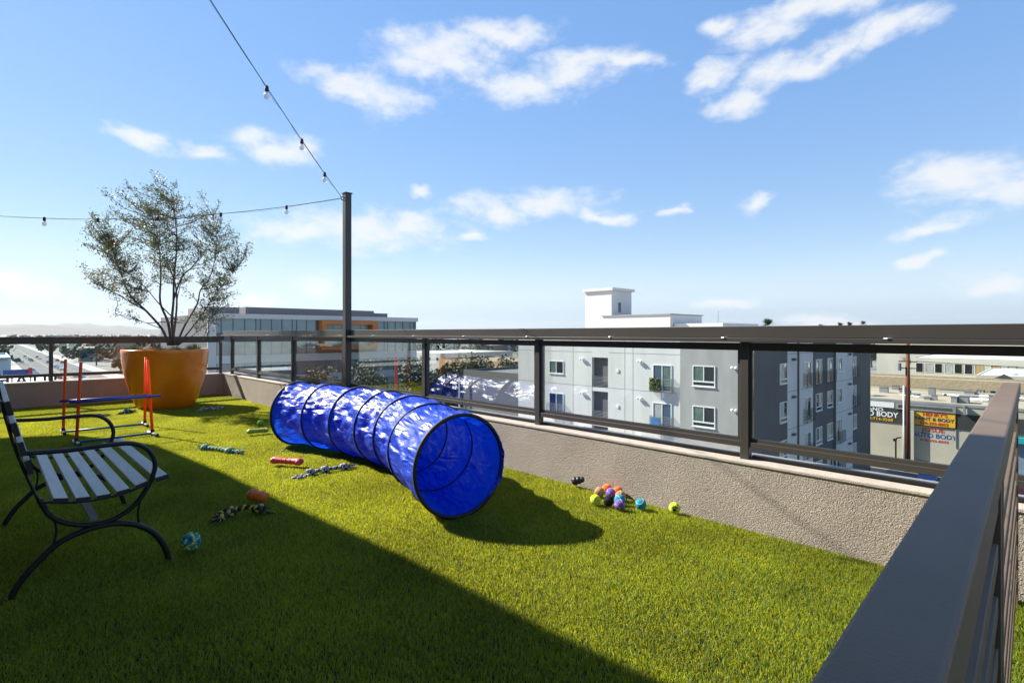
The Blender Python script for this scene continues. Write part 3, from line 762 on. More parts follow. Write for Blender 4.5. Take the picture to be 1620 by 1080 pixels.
def build_toys():
    rnd = random.Random(8)
    z = .030                                      # toys lie in the pile of the turf
    rope_toy('teal and white knotted rope toy on sunlit turf near the bench', [(1.455, 5.66, z), (1.53, 5.50, z + .004), (1.575, 5.36, z), (1.635, 5.24, z)], .0165, ((.02, .13, .14), (.55, .62, .40), (.06, .28, .22)), (.12, .75), rnd)
    rope_toy('grey and white knotted rope toy with a loop beside the tunnel', [(1.78, 4.075, z), (1.86, 4.08, z), (1.98, 4.055, z + .004), (2.09, 4.045, z)], .014, ((.62, .60, .62), (.05, .05, .07), (.42, .40, .46)), (.08, .5, .9), rnd, loop=True)
    rope_toy('black and yellow knotted rope toy lying in the shade', [(.965, 3.44, z), (1.04, 3.49, z + .005), (1.13, 3.47, z + .02), (1.21, 3.40, z + .004)], .015, ((.02, .02, .02), (.62, .50, .05), (.05, .045, .04)), (.10, .34, .92), rnd)
    rope_toy('beige knotted rope toy in the planter shadow', [(2.12, 8.42, z), (2.22, 8.50, z + .01), (2.33, 8.45, z), (2.45, 8.52, z + .01)], .0165, ((.42, .36, .26), (.16, .14, .10), (.5, .45, .34)), (.2, .55, .85), rnd)
    rope_toy('small dark teal rope toy in front of the planter', [(1.30, 8.90, z), (1.37, 8.94, z + .012), (1.43, 8.99, z)], .018, ((.03, .12, .12), (.30, .34, .32), (.02, .05, .06)), (.5,), rnd)
    rope_toy('dark rope toy under the hurdles near the end wall', [(.80, 8.90, z), (.93, 8.86, z), (1.10, 8.82, z)], .014, ((.10, .12, .08), (.30, .30, .24), (.05, .06, .05)), (.15, .85), rnd)
    bone('pink_rubber', 'pink rubber bone toy lying beside the tunnel', (1.690, 4.585, .026), (1.835, 4.35, .026), .030, (.72, .07, .10), 'chew toy')
    bone('lime_rubber', 'lime green bone toy at the far end of the tunnel', (1.99, 6.10, .026), (2.19, 6.07, .026), .028, (.40, .48, .06), 'chew toy')
    # orange squeaker standing on the yellow rope's end
    t = thing('squeaky_toy', 'orange rubber squeaky roll toy beside the yellow rope', 'chew toy', (1.265, 3.60, 0), 'dog toys on the turf')
    om = M('squeak_orange', (.78, .17, .02), .45, var=.12, scale=40, bump=.3, bscale=120)
    a, c = Vector((1.205, 3.655, .075)), Vector((1.275, 3.555, .052)); pr = [(0, .6), (.06, .95), (.2, 1.0), (.5, .94), (.8, 1.0), (.94, .95), (1, .6)]
    MB().tube([a.lerp(c, u) for u, _ in pr], [.036 * k for _, k in pr], 18).build('roll', om, t, smooth=True)
    d = (c - a).normalized()
    for u in (.3, .7):
        x = d.cross(Vector((0, 0, 1))).normalized(); y = x.cross(d)
        MB().tube([a.lerp(c, u) + (x * cos(k) + y * sin(k)) * .036 for k in [2 * pi * i / 20 for i in range(20)]], .004, 5, closed=True).build('rib', om, t, smooth=True)
    MB().tube([a - d * .008, a + d * .004], .016, 12).build('squeaker_plug', WHITE, t)
    # rope ball
    cc = Vector((.735, 3.075, .056)); t = thing('rope_ball', 'teal and yellow woven rope ball in the shade beside the bench leg', 'rope toy', (cc.x, cc.y, 0), 'dog toys on the turf')
    cols = [M('rope_cotton', c, .9, var=.2, scale=120, bump=.6, bscale=400) for c in ((.03, .34, .30), (.68, .76, .18), (.02, .12, .20))]
    MB().ball(cc, .034, 16, 10).build('core', cols[2], t, smooth=True)
    for k in range(15):
        ax = Vector((rnd.gauss(0, 1), rnd.gauss(0, 1), rnd.gauss(0, 1))).normalized(); x = ax.orthogonal().normalized(); y = ax.cross(x); off = rnd.uniform(-.014, .014); rr = sqrt(.037 ** 2 - off ** 2)
        P = [cc + ax * off + (x * cos(u) + y * sin(u)) * (rr + .003 * sin(u * 6 + k)) for u in [2 * pi * i / 30 for i in range(30)]]
        MB().tube(P, .0070, 6, closed=True).build('strand', cols[k % 2 if k % 5 else 2], t, smooth=True)
    # balls
    def ball(label, x, y, col, r=.033, mark=None, seam=(.55, .55, .5), cat='ball', z0=None):
        t = thing('tennis_ball', label, cat, (x, y, 0), 'balls by the long parapet')
        c = Vector((x, y, (r + .012) if z0 is None else z0))
        MB().ball(c, r, 28, 18).build('felt', M('ball_felt', col, .95, var=.10, scale=90, bump=.5, bscale=500, spec=.1), t, smooth=True)
        rot = Euler((rnd.uniform(0, 6), rnd.uniform(0, 6), rnd.uniform(0, 6))).to_matrix(); P = []
        for i in range(60):
            u = 2 * pi * i / 60; A, B = .75, .25
            v = Vector((A * cos(u) + B * cos(3 * u), A * sin(u) - B * sin(3 * u), 2 * sqrt(A * B) * sin(2 * u))); P.append(c + rot @ v.normalized() * r * 1.0)
        MB().tube(P, .0016, 5, closed=True).build('seam', M('ball_seam', seam, .8), t, smooth=True)
        if mark:
            n = (EYE - c).normalized(); n.z *= .4; n.normalize(); sd = n.cross(Vector((0, 0, 1))).normalized(); up = sd.cross(n); b = MB()
            for (u, v, q) in ((0, -.25, .011), (-.42, .18, .005), (-.15, .38, .005), (.15, .38, .005), (.42, .18, .005)):
                p = (n + sd * u + up * v).normalized(); e = p.orthogonal().normalized(); e2 = p.cross(e)
                b.add([c + p * (r + .0012)] + [c + (p * r + (e * cos(k) + e2 * sin(k)) * q).normalized() * (r + .001) for k in [2 * pi * i / 12 for i in range(12)]], [(0, 1 + i, 1 + (i + 1) % 12) for i in range(12)])
            b.build('printed_mark', RUBBER, t)
        return t
    LIME, ORG, PUR, CYA, TAN, BLK = (.62, .78, .03), (.85, .16, .015), (.22, .12, .48), (.02, .30, .44), (.50, .27, .13), (.022, .022, .026)
    ball('tan ball touching an orange ball in the heap by the parapet', 2.929, 2.178, TAN)
    ball('orange ball against the parapet behind the tan ball', 3.028, 2.185, ORG)
    ball('orange ball against the parapet behind the tan orange ball', 3.026, 2.100, ORG)
    ball('purple ball in the middle of the heap between tan and orange balls', 2.958, 2.108, PUR)
    ball('tan orange ball behind the blue ball in the heap', 2.958, 2.030, (.55, .24, .10))
    ball('blue ball touching the purple ball at the open side of the heap', 2.882, 1.985, CYA)
    ball('purple ball lying outermost from the parapet in the heap', 2.800, 1.928, PUR)
    ball('plain lime ball at the edge of the heap beside the black ball', 2.773, 2.094, LIME)
    ball('black ball between the lime and purple balls', 2.812, 2.020, BLK, seam=(.05, .05, .05))
    ball('blue ball lying alone between the heap and the marked lime ball', 2.904, 1.844, CYA)
    ball('lime ball with a black paw print near the parapet', 2.988, 1.663, LIME, mark=True)
    t = ball('small green ball on turf at the far end of the tunnel', 2.30, 6.60, (.22, .50, .05), .038)
    # black chew toy by the wall
    c = Vector((2.99, 2.465, 0)); t = thing('rubber_chew_toy', 'black rubber snowman shaped chew toy against the parapet', 'chew toy', c, 'dog toys on the turf')
    b = MB(); prof = [(.006, 0), (.022, .004), (.030, .018), (.031, .028), (.027, .038), (.024, .042), (.027, .047), (.0275, .056), (.023, .066), (.018, .070), (.021, .076), (.019, .086), (.010, .093), (.004, .092)]
    o = MB().lathe(prof, 24).build('rubber_body', M('chew_rubber', (.022, .022, .028), .45, var=.1), t, smooth=True); o.location = (0, 0, .046); o.rotation_euler = (radians(74), 0, radians(25))

# ================================================================== CITY
ASPH = M('asphalt', (.105, .10, .097), .9, var=.18, scale=.15, bump=.2, bscale=6)
LOT = M('lot_concrete', (.34, .32, .28), .9, var=.2, scale=.08)
WALK = M('sidewalk_concrete', (.42, .40, .36), .9, var=.12, scale=.4)
LINEW = M('road_paint', (.75, .75, .72), .7)
ROOFW = M('white_roof', (.78, .77, .74), .8, var=.10, scale=.3)
ROOFT = M('tan_roof', (.40, .33, .23), .9, var=.2, scale=.5)
ROOFG = M('grey_roof', (.24, .24, .24), .9, var=.2, scale=.4)
DGLASS = M('dark_window_glass', (.018, .022, .028), .06, var=.3, scale=.7, spec=.8)
CGLASS = M('curtained_window_glass', (.10, .16, .13), .08, var=.3, scale=1.5, spec=.8)
BGLASS = M('blue_window_glass', (.05, .09, .13), .06, var=.3, scale=.7, spec=.8)
CURTG = M('pale_window_blind', (.36, .37, .33), .3, var=.2, scale=2)

def build_ground():
    tag(MB().box(-14000, 14000, -14000, 14000, G - 1, G - .012).build('ground', M('city_ground', (.23, .215, .18), .95, var=.35, scale=.012)), kind='structure')
    r = tag(MB().box(11.5, 33, -200, 2600, G - .3, G).build('road', ASPH), kind='structure')
    for x in (16.2, 27.6):
        for k in range(60):
            b = MB()
            y = 20 + k * 12
            b.box(x - .07, x + .07, y, y + 3.2, G + .004, G + .008)
            b.build('lane_dash', LINEW, r)
    for x in (21.8, 22.2):
        MB().box(x - .06, x + .06, -100, 1500, G + .004, G + .008).build('centre_line', M('yellow_line', (.55, .38, .05), .7), r)
    for x0, x1 in ((7.9, 11.5), (33, 38.4)):
        tag(MB().box(x0, x1, -200, 1500, G - .3, G + .14).build('sidewalk', WALK), kind='structure')
    tag(MB().box(38.4, 87, -60, 15.4, G - .3, G + .006).build('parking_lot', M('lot_asphalt', (.10, .10, .10), .9, var=.2, scale=.2)), kind='structure')
    tag(MB().box(38.4, 96, 46, 111, G - .3, G + .006).build('parking_lot', LOT), kind='structure')
    # hills beyond the city
    rnd = random.Random(4); hm = M('hill_scrub', (.09, .085, .07), .95, var=.3, scale=.002)
    for (R0, hh, sd, nm) in ((9000, 150, 1.3, 'hills'), (12500, 255, 7.7, 'hills')):
        vs, fs = [], []; n = 240; a0, a1 = radians(-40), radians(130)
        for i in range(n + 1):
            a = a0 + (a1 - a0) * i / n; dirv = Vector((sin(a), cos(a), 0))
            q = a * 9
            env = .55 + .45 * sin(a * 2.2 + sd)
            h = hh * (.62 + .5 * mnoise.fractal(Vector((q, sd, 0)), 1.0, 2.0, 5)) * max(.45, env)
            for k, (dr, hz) in enumerate(((0, 0), (500, .35), (900, .72), (1400, 1.0), (2600, .5), (3600, 0))):
                hz2 = hz * h * (1 + .16 * mnoise.noise(Vector((q * 4, k * 2.0, sd)))) + G - (4 if hz == 0 else 0)
                vs.append(dirv * (R0 + dr) + Vector((0, 0, hz2)))
        for i in range(n):
            for k in range(5): fs.append((i * 6 + k, i * 6 + k + 1, (i + 1) * 6 + k + 1, (i + 1) * 6 + k))
        tag(MB().add(vs, fs).build(nm, hm, smooth=True), kind='structure')

# a framed window in a wall; frame set proud, panes recessed behind it
def window(parent, facing, c, w, h, frame, panes, depth=.10, sill=True, bar=.07, split=2, name='window', louvre=False):
    """facing 'x': wall looks to -X, c = (X of wall, Y centre, Z bottom). facing 'y': wall looks to -Y."""
    def B(mb, u0, u1, d0, d1, z0, z1):
        if facing == 'x': mb.box(c[0] + d0, c[0] + d1, c[1] + u0, c[1] + u1, c[2] + z0, c[2] + z1)
        else: mb.box(c[0] + u0, c[0] + u1, c[1] + d0, c[1] + d1, c[2] + z0, c[2] + z1)
        return mb
    f = MB(); p = -.06
    B(f, -w / 2, w / 2, p, .02, h - bar, h); B(f, -w / 2, w / 2, p, .02, 0, bar)
    B(f, -w / 2, -w / 2 + bar, p, .02, bar, h - bar); B(f, w / 2 - bar, w / 2, p, .02, bar, h - bar)
    zb = bar
    if louvre:
        zb = bar + .34; B(f, -w / 2 + bar, w / 2 - bar, p, .02, zb - bar * 1.5, zb)
    for k in range(1, split):
        u = -w / 2 + w * k / split; B(f, u - bar * .45, u + bar * .45, p + .01, .02, zb, h - bar)
    o = f.build(name, frame, parent)
    for k in range(split):
        u0 = -w / 2 + bar + (w - 2 * bar) * k / split; u1 = -w / 2 + bar + (w - 2 * bar) * (k + 1) / split
        B(MB(), u0 + .005, u1 - .005, -.012, -.002, zb + .002, h - bar - .002).build('pane', panes[k % len(panes)], o)
    if louvre: B(MB(), -w / 2 + bar, w / 2 - bar, -.012, -.002, bar + .002, zb - bar * 1.5 - .002).build('vent_grille', DGLASS, o)
    if sill: B(MB(), -w / 2 - .04, w / 2 + .04, -.10, -.002, -.06, -.003).build('sill', frame, o)
    return o
def juliet(parent, facing, c, w, h, frame, rail, panes):
    o = window(parent, facing, c, w, h, frame, panes, sill=False, name='balcony_door')
    def P(u, d, z): return (c[0] + d, c[1] + u, c[2] + z) if facing == 'x' else (c[0] + u, c[1] + d, c[2] + z)
    b = MB(); W = w / 2 + .12
    for z in [i * .12 for i in range(9)] + [1.06]:
        b.bar(P(-W, -.32, z), P(W, -.32, z), .025, .025); b.bar(P(-W, -.32, z), P(-W, -.01, z), .025, .025); b.bar(P(W, -.32, z), P(W, -.01, z), .025, .025)
    for u in (-W, 0, W): b.bar(P(u, -.32, 0), P(u, -.32, 1.06), .03, .03)
    b.build('balcony_rail', rail, parent)
def wall_lamp(parent, facing, c, m):
    b = MB()
    for s in (-.14, .14):
        q = (c[0] - .16, c[1] + s, c[2]) if facing == 'x' else (c[0] + s, c[1] - .16, c[2])
        b.ball(q, .12, 10, 8); b.bar(q, (q[0] + .155, q[1], q[2] + .05) if facing == 'x' else (q[0], q[1] + .155, q[2] + .05), .05, .05)
    b.build('wall_lamp', m, parent)

def build_apartments():
    t = thing('apartment_building', 'white and grey stucco apartment block with juliet balconies and roof tower', 'building', (50, 26, G))
    wh = M('apt_white', (.60, .583, .545), .85, var=.09, scale=.9, stretch=(1, 1, .18), detail=6, bump=.15, bscale=20)
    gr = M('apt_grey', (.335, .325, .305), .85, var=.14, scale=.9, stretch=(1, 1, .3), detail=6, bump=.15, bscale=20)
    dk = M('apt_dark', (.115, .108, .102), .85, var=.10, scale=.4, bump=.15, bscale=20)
    fr = M('apt_frame', (.72, .72, .70), .5); rail = M('apt_rail', (.30, .30, .31), .4, .4); lamp = M('apt_lamp', (.75, .75, .75), .4)
    X0, X1, Y0, Y1, ZT = 38.5, 72.0, 15.67, 38.73, .95
    ca, cb = 27.73, 29.46                                       # the open stair bay
    MB().box(X0 + .35, X1, Y0 + .35, Y1, G, ZT - .3).build('core', gr, t)
    # facade towards the street, with the stair bay left open
    MB().box(X0, X0 + .34, cb, Y1, G, ZT).build('front_wall', wh, t)
    MB().box(X0, X0 + .34, 20.89, ca, G, ZT).build('front_wall', wh, t)
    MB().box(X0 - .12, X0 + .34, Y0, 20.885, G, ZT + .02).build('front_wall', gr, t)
    MB().box(X0 + .002, X0 + .34, ca + .003, cb - .003, -1.0, ZT - .002).build('front_wall', wh, t)
    for k in range(5):
        zf = -3.97 - k * 3.03
        if zf > G: MB().box(X0 + .02, X0 + .34, ca + .003, cb - .003, zf, zf + .33).build('stair_slab', wh, t)
        b = MB()
        for z in [zf + .45 + i * .12 for i in range(8)]: b.bar((X0 + .08, ca + .01, z), (X0 + .08, cb - .01, z), .03, .03)
        b.build('stair_rail', rail, t)
    MB().box(X0 + .342, X0 + .349, ca, cb, G, -1.0).build('stair_recess', dk, t)
    rows = [0, 1, 2, 3, 4]
    lv = M('balcony_plant', (.10, .14, .03), .7, var=.4, scale=8, island=.3); blue = M('balcony_cloth', (.05, .15, .32), .8, var=.3, scale=3)
    for k in rows:
        dz = -3.03 * k
        if k == 0 or k > 2: window(t, 'x', (X0, 33.62, -2.66 + dz), 1.8, 1.2, fr, (DGLASS, CGLASS))
        else: juliet(t, 'x', (X0, 33.62, -3.5 + dz), 1.8, 2.04, fr, rail, (BGLASS, DGLASS))
        juliet(t, 'x', (X0, 22.49, -3.50 + dz), 1.68, 2.12, fr, rail, ((CGLASS, BGLASS) if k == 0 else (BGLASS, CURTG)))
        if k == 0:
            rnd = random.Random(2); b = MB()
            for i in range(500):
                q = Vector((X0 - .40 + rnd.uniform(-.10, .04), 22.95 + rnd.uniform(-.44, .42), -3.45 + rnd.uniform(0, 1.0))); a = Vector((rnd.gauss(0, 1), rnd.gauss(0, 1), rnd.gauss(0, 1))).normalized() * .09; s = a.orthogonal() * .6
                b.add([q - a, q + s, q + a, q - s], [(0, 1, 2, 3)])
            b.build('balcony_plants', lv, t, fix=False)
        if k == 1: MB().box(X0 - .36, X0 - .345, 22.5, 23.35, -3.5 + dz, -2.55 + dz).build('balcony_cloth', blue, t)
        window(t, 'x', (X0 - .12, 18.95, -2.85 + dz), 1.78, 1.55, fr, (DGLASS, CGLASS), louvre=True)
        wall_lamp(t, 'x', (X0, 24.5, -1.2 + dz), lamp); wall_lamp(t, 'x', (X0, 30.48, -1.2 + dz), lamp); wall_lamp(t, 'x', (X0 - .12, 16.6, -1.35 + dz), lamp)
        MB().box(X0 - .012, X0 - .002, 20.9, ca, -.55 + dz, -.52 + dz).build('reveal_joint', gr, t); MB().box(X0 - .012, X0 - .002, cb, Y1, -.55 + dz, -.52 + dz).build('reveal_joint', gr, t)
    for y in (31.6, 36.4, 26.0, 25.2): MB().box(X0 - .011, X0 - .002, y, y + .03, G, ZT).build('control_joint', gr, t)
    for k in range(3): MB().box(X0 - .07, X0 - .002, 26.6, 26.85, -2.2 - 3.03 * k, -1.95 - 3.03 * k).build('wall_vent', fr, t)
    # shaded flank
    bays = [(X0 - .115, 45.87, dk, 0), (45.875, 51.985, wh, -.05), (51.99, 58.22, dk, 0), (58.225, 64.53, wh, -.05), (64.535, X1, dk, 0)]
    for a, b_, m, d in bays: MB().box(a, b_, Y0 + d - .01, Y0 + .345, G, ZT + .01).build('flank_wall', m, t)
    for k in rows:
        dz = -3.03 * k
        window(t, 'y', (45.05, Y0 - .01, -2.85 + dz), 1.6, 1.6, fr, (CURTG, DGLASS), louvre=True)
        juliet(t, 'y', (50.5, Y0 - .06, -3.4 + dz), 1.7, 2.1, fr, BLACK, (CURTG, DGLASS))
        if k == 0: juliet(t, 'y', (53.7, Y0 - .01, -3.4 + dz), 1.7, 2.2, fr, BLACK, (DGLASS, CURTG)); juliet(t, 'y', (56.95, Y0 - .01, -3.4 + dz), 1.6, 2.2, fr, BLACK, (CURTG, DGLASS))
        else: window(t, 'y', (53.7, Y0 - .01, -2.8 + dz), 1.7, 1.55, fr, (DGLASS, CURTG), louvre=True); window(t, 'y', (56.95, Y0 - .01, -2.8 + dz), 1.65, 1.55, fr, (CURTG, DGLASS), louvre=True)
        if k in (0, 1): window(t, 'y', (59.8, Y0 - .06, -2.6 + dz), 1.5, 1.4, fr, (CURTG, DGLASS))
        else: juliet(t, 'y', (59.8, Y0 - .06, -3.4 + dz), 1.6, 2.2, fr, BLACK, (DGLASS, CURTG))
        juliet(t, 'y', (65.3, Y0 - .01, -3.4 + dz), 1.5, 2.1, fr, BLACK, (DGLASS, CURTG)) if k < 2 else window(t, 'y', (65.3, Y0 - .01, -2.8 + dz), 1.5, 1.5, fr, (DGLASS, CURTG))
        for x in (46.9, 63.0): wall_lamp(t, 'y', (x, Y0 - .06, -1.0 + dz), dk)
        for a, b_ in ((45.88, 51.98), (58.23, 64.5)): MB().box(a, b_, Y0 - .072, Y0 - .062, -.55 + dz, -.52 + dz).build('reveal_joint', dk, t)
    for x in (48.1, 58.2): MB().tube([(x, Y0 - .14, G), (x, Y0 - .14, ZT)], .07, 8).build('downpipe', dk, t)
    # roof structures
    rw = M('apt_roof_white', (.66, .64, .60), .85, var=.06, scale=.4)
    MB().box(45.6, 49.2, 32.4, 35.8, ZT - .3, 5.5).build('roof_tower', rw, t); MB().box(45.4, 49.45, 32.15, 36.0, 5.503, 5.78).build('tower_cap', rw, t)
    MB().box(46.8, 47.2, 32.36, 32.397, 3.3, 4.3).build('tower_vent', DGLASS, t)
    MB().box(44.0, 50.0, 24.9, 32.35, ZT - .3, 2.8).build('roof_house', rw, t); MB().box(43.9, 50.1, 24.8, 32.45, 2.803, 2.9).build('roof_edge', gr, t)
    MB().box(44.5, 52, 20.3, 24.79, ZT - .3, 2.0).build('roof_house', rw, t)
    MB().tube([(46, 21.4, 2.0), (46, 21.4, 3.1)], .02, 5).build('aerial', STEEL, t)

def build_office():
    t = thing('office_building', 'long glass office building with an orange framed bay', 'building', (50, 118, G))
    band = M('office_band', (.58, .57, .55), .7, var=.06, scale=.2); gr = M('office_dark', (.13, .13, .14), .7); mul = M('office_mullion', (.10, .11, .12), .5)
    og = M('office_orange', (.52, .17, .035), .6, var=.08, scale=.3); gl = M('office_glass', (.16, .25, .26), .05, var=.35, scale=.15, spec=1.0); pent = M('office_penthouse', (.20, .19, .19), .8)
    X0, X1, Y0, Y1 = 29.5, 76.0, 112.0, 150.0
    MB().box(X0, X1, Y0 + .3, Y1, G, 4.85).build('core', gr, t)
    zt = 4.85
    MB().box(X0 - .2, X1 + .2, Y0 - .3, Y0 + .29, 4.0, 4.95).build('cornice', band, t)
    n = 0
    for fl in range(4):
        z1 = 4.0 - fl * 4.35; z0 = z1 - 2.75
        MB().box(X0, X1, Y0, Y0 + .29, z0 - 1.55, z0 - .02).build('spandrel', band if fl else gr, t)
        x = X0 + 1.5; k = 0
        while x < X1 - 1:
            w = 2.1 if k % 4 else .9
            inside = 50.8 < x + w / 2 < 64.4 and fl < 2
            if not inside:
                p = MB().box(x, x + w - .12, Y0 + .10, Y0 + .16, z0, z1 - .02).build('window', gl, t)
                MB().box(x + w - .115, x + w + .0, Y0 - .02, Y0 + .22, z0, z1 - .02).build('mullion', mul, t)
            x += w; k += 1
    MB().box(X0, X0 + 1.45, Y0 - .1, Y0 + .29, G, 4.0).build('end_pier', band, t)
    # orange bay
    bx = thing_part('orange_bay', t)
    for (a, b_, c, d) in ((51.0, 64.3, 3.1, 3.9), (51.0, 64.3, -2.4, -1.5), (51.0, 52.0, -1.5, 3.1), (63.1, 64.3, -1.5, 3.1)):
        MB().box(a, b_, Y0 - 1.6, Y0 + .28, c + .002, d - .002).build('bay_frame', og, t)
    for i in range(5):
        MB().box(52.05 + i * 2.2, 52.05 + i * 2.2 + 2.1, Y0 + .1, Y0 + .16, -1.5, 3.1).build('window', gl, t)
    MB().box(37.5, 66.5, Y0 + 4, Y0 + 20, 4.85, 6.5).build('roof_penthouse', pent, t); MB().box(66.6, 70.5, Y0 + 4.5, Y0 + 18, 4.85, 6.0).build('roof_penthouse', pent, t)
    MB().box(30.5, 36.0, Y0 + 3, Y0 + 18, 4.85, 6.3).build('roof_penthouse', pent, t)
def thing_part(name, parent): return None

def flat_building(name, label, x0, x1, y0, y1, z, wall, roof, cat='building', group=None, parapet=.5):
    t = thing(name, label, cat, ((x0 + x1) / 2, (y0 + y1) / 2, G), group)
    MB().box(x0, x1, y0, y1, G, z - parapet).build('wall', wall, t)
    MB().box(x0 + .3, x1 - .3, y0 + .3, y1 - .3, z - parapet, z - parapet + .05).build('roof', roof, t)
    for (a, b_, c, d) in ((x0, x0 + .28, y0, y1), (x1 - .28, x1, y0, y1), (x0 + .281, x1 - .281, y0, y0 + .28), (x0 + .281, x1 - .281, y1 - .28, y1)):
        MB().box(a, b_, c, d, z - parapet + .002, z).build('parapet', wall, t)
    return t

def build_shops():
    beige = M('shop_beige', (.44, .40, .31), .9, var=.10, scale=.4); band = M('shop_band', (.035, .033, .032), .7, var=.2, scale=1)
    X = 88.0; Z1 = -7.75
    t = flat_building('body_shop', 'long beige body shop with black sign band and painted lettering', X, 107, -40, 30, Z1, beige, ROOFT, parapet=.35)
    MB().box(X - .12, X - .002, -40, 30, -10.95, -9.05).build('sign_band', band, t)
    MB().box(X - .08, X - .002, -40, 30, -8.15, -7.85).build('roof_trim', ROOFG, t)
    MB().box(X - .14, X - .002, 16.4, 21.0, -8.95, -8.22).build('blank_sign', WHITE, t)
    f = MB()
    for (a, b_, c, d) in ((9.9, 16.2, -8.45, -8.25), (9.9, 16.2, -9.02, -8.85), (9.9, 10.2, -8.849, -8.451), (15.9, 16.2, -8.849, -8.451)): f.box(X - .3, X - .003, a, b_, c, d)
    f.build('sign_frame', ROOFG, t)
    MB().box(X - .6, X - .003, 14.15, 14.9, G, -9.1).build('added_shadow_pier', beige, t)  # added behind the utility pole to cast the shadow strip on this wall
    MB().box(X - .7, X - .125, 8.95, 9.15, -9.0, -7.9).build('roof_bracket', ROOFG, t)
    # signs: own things fixed on the front
    yel = M('sign_yellow', (.72, .40, .02), .5); red = M('sign_red', (.45, .03, .03), .5); navy = M('sign_navy', (.03, .05, .15), .5); wt = M('sign_white', (.8, .8, .78), .5); blu = M('sign_blue', (.03, .08, .26), .5)
    F = FACE_MX
    s = thing('shop_sign', 'yellow sign reading PAINT & BODY on the black sign band', 'sign', (X, 12, -10))
    MB().box(X - .20, X - .125, 9.95, 14.6, -10.85, -9.12).build('board', yel, s)
    lettering("HENRY'S", .60, red, (X - .215, 12.0, -9.62), s, F, 1.1, .01); lettering('PAINT & BODY', .60, navy, (X - .215, 12.1, -10.2), s, F, 1.0, .01); lettering('818-293-8052', .5, red, (X - .215, 12.1, -10.72), s, F, 1.05, .01)
    s = thing('shop_sign', 'white and yellow lettering reading AUTO BODY on the black sign band', 'sign', (X, 18, -10))
    lettering('ZZANO', .62, wt, (X - .14, 17.6, -9.5), s, F, 1.3, .01, 'RIGHT'); lettering('AUTO BODY', .95, wt, (X - .14, 15.95, -10.22), s, F, .95, .01, 'RIGHT'); lettering('818-714-3568', .55, yel, (X - .14, 16.5, -10.78), s, F, 1.1, .01, 'RIGHT')
    s = thing('painted_sign', 'red and blue painted AUTO BODY lettering on the beige shop wall', 'sign', (X, 12, -12))
    lettering('JOSUE', .72, red, (X - .012, 12.2, -11.68), s, F, 1.2, .006); lettering('AUTO BODY', .80, blu, (X - .012, 12.1, -12.42), s, F, .98, .006); lettering('818-293-8092', .42, red, (X - .012, 12.1, -12.95), s, F, 1.25, .006)
    MB().tube([(X - .06, 9.9, -11), (X - .06, 9.9, -13.4)], .05, 6).build('downpipe', ROOFG, t)
    for (y, w) in ((4.2, 3.2), (-2, 4), (-9, 4)):
        MB().box(X - .09, X - .003, y - w / 2, y + w / 2, G + .02, -11.9).build('roller_door', M('door_blue_grey', (.16, .22, .28), .6), t)
        MB().box(X - .9, X - .003, y - w / 2 - .3, y + w / 2 + .3, -11.85, -11.0 if False else -11.2).build('awning', M('awning_teal', (.01, .30, .32), .7), t)
    lettering('SPECIAL', .7, yel, (X - .14, 2.0, -10.4), t, F, 1.2, .01)
    # clutter on the roof
    rnd = random.Random(9)
    for k in range(16):
        x, y = rnd.uniform(X + 4, X + 20), rnd.uniform(2, 22); w, d, h = rnd.uniform(.5, 2.2), rnd.uniform(.5, 1.6), rnd.uniform(.3, 1.1)
        u = thing('rooftop_unit', ('grey roof unit with a bent silver duct on the body shop roof' if k % 3 == 0 else 'low wide grey unit on the body shop roof' if w > 1.3 else 'small grey box unit on the body shop roof'), 'roof unit', (x, y, Z1 - .3), 'units on the body shop roof')
        MB().box(x - w / 2, x + w / 2, y - d / 2, y + d / 2, Z1 - .3, Z1 - .3 + h).build('casing', ROOFG, u); MB().box(x - w / 2 - .05, x + w / 2 + .05, y - d / 2 - .05, y + d / 2 + .05, Z1 - .299 + h, Z1 - .24 + h).build('lid', STEEL, u)
        if k % 3 == 0: MB().tube([(x, y, Z1 - .25), (x + 1.5, y + 1.2, Z1 - .15), (x + 2.5, y + 3.5, Z1 - .2)], .12, 8).build('duct', STEEL, u)
    # textured tan building behind
    tanm = stucco('rough_tan', (.37, .29, .19), 3.2, .35, .07)
    t2 = flat_building('workshop_building', 'rough tan walled workshop with dark windows behind the body shop', 107.5, 115, -45, 60, -6.05, tanm, ROOFT, parapet=.4)
    window(t2, 'x', (107.5, 12.3, -8.75), 3.6, 1.25, ROOFG, (CURTG,), split=1, bar=.12); window(t2, 'x', (107.5, 6.0, -8.95), 4.4, 1.6, ROOFG, (DGLASS,), split=1, bar=.12)
    window(t2, 'x', (107.5, 9.3, -8.6), .9, 1.3, ROOFG, (CURTG,), split=2, bar=.12); window(t2, 'x', (107.5, -4, -8.7), 2.2, 1.3, ROOFG, (DGLASS,), bar=.12)
    MB().box(107.2, 107.497, -45, 60, -9.3, -9.0).build('gutter', ROOFG, t2)
    lettering('S', 1.6, red, (107.45, 2.5, -7.7), t2, F, 1.4, .03)
    # white roofed hall with skylight domes
    cream = M('hall_cream', (.55, .51, .42), .9, var=.08, scale=.3)
    t3 = flat_building('white_roof_hall', 'low hall with white roof and skylight domes behind the tan workshop', 116, 140, -40, 10.5, -5.6, cream, ROOFW, parapet=.15)
    for k in range(5):
        y = 7 - k * 4.4; MB().ball((121, y, -5.7), 1.4, 16, 8, (1, 1, .35)).build('skylight_dome', ROOFW, t3, smooth=True)
    MB().prism([(6.0, -6.0), (8.2, -6.0), (7.1, -5.3)], 114.8, 115.9, axis='x').build('roof_gable', M('gable_dark', (.05, .06, .055), .8), t3)
    t4 = flat_building('storage_building', 'long cream building with a row of doors and white roof', 142, 175, -60, 23.5, -3.95, cream, ROOFW, parapet=.2)
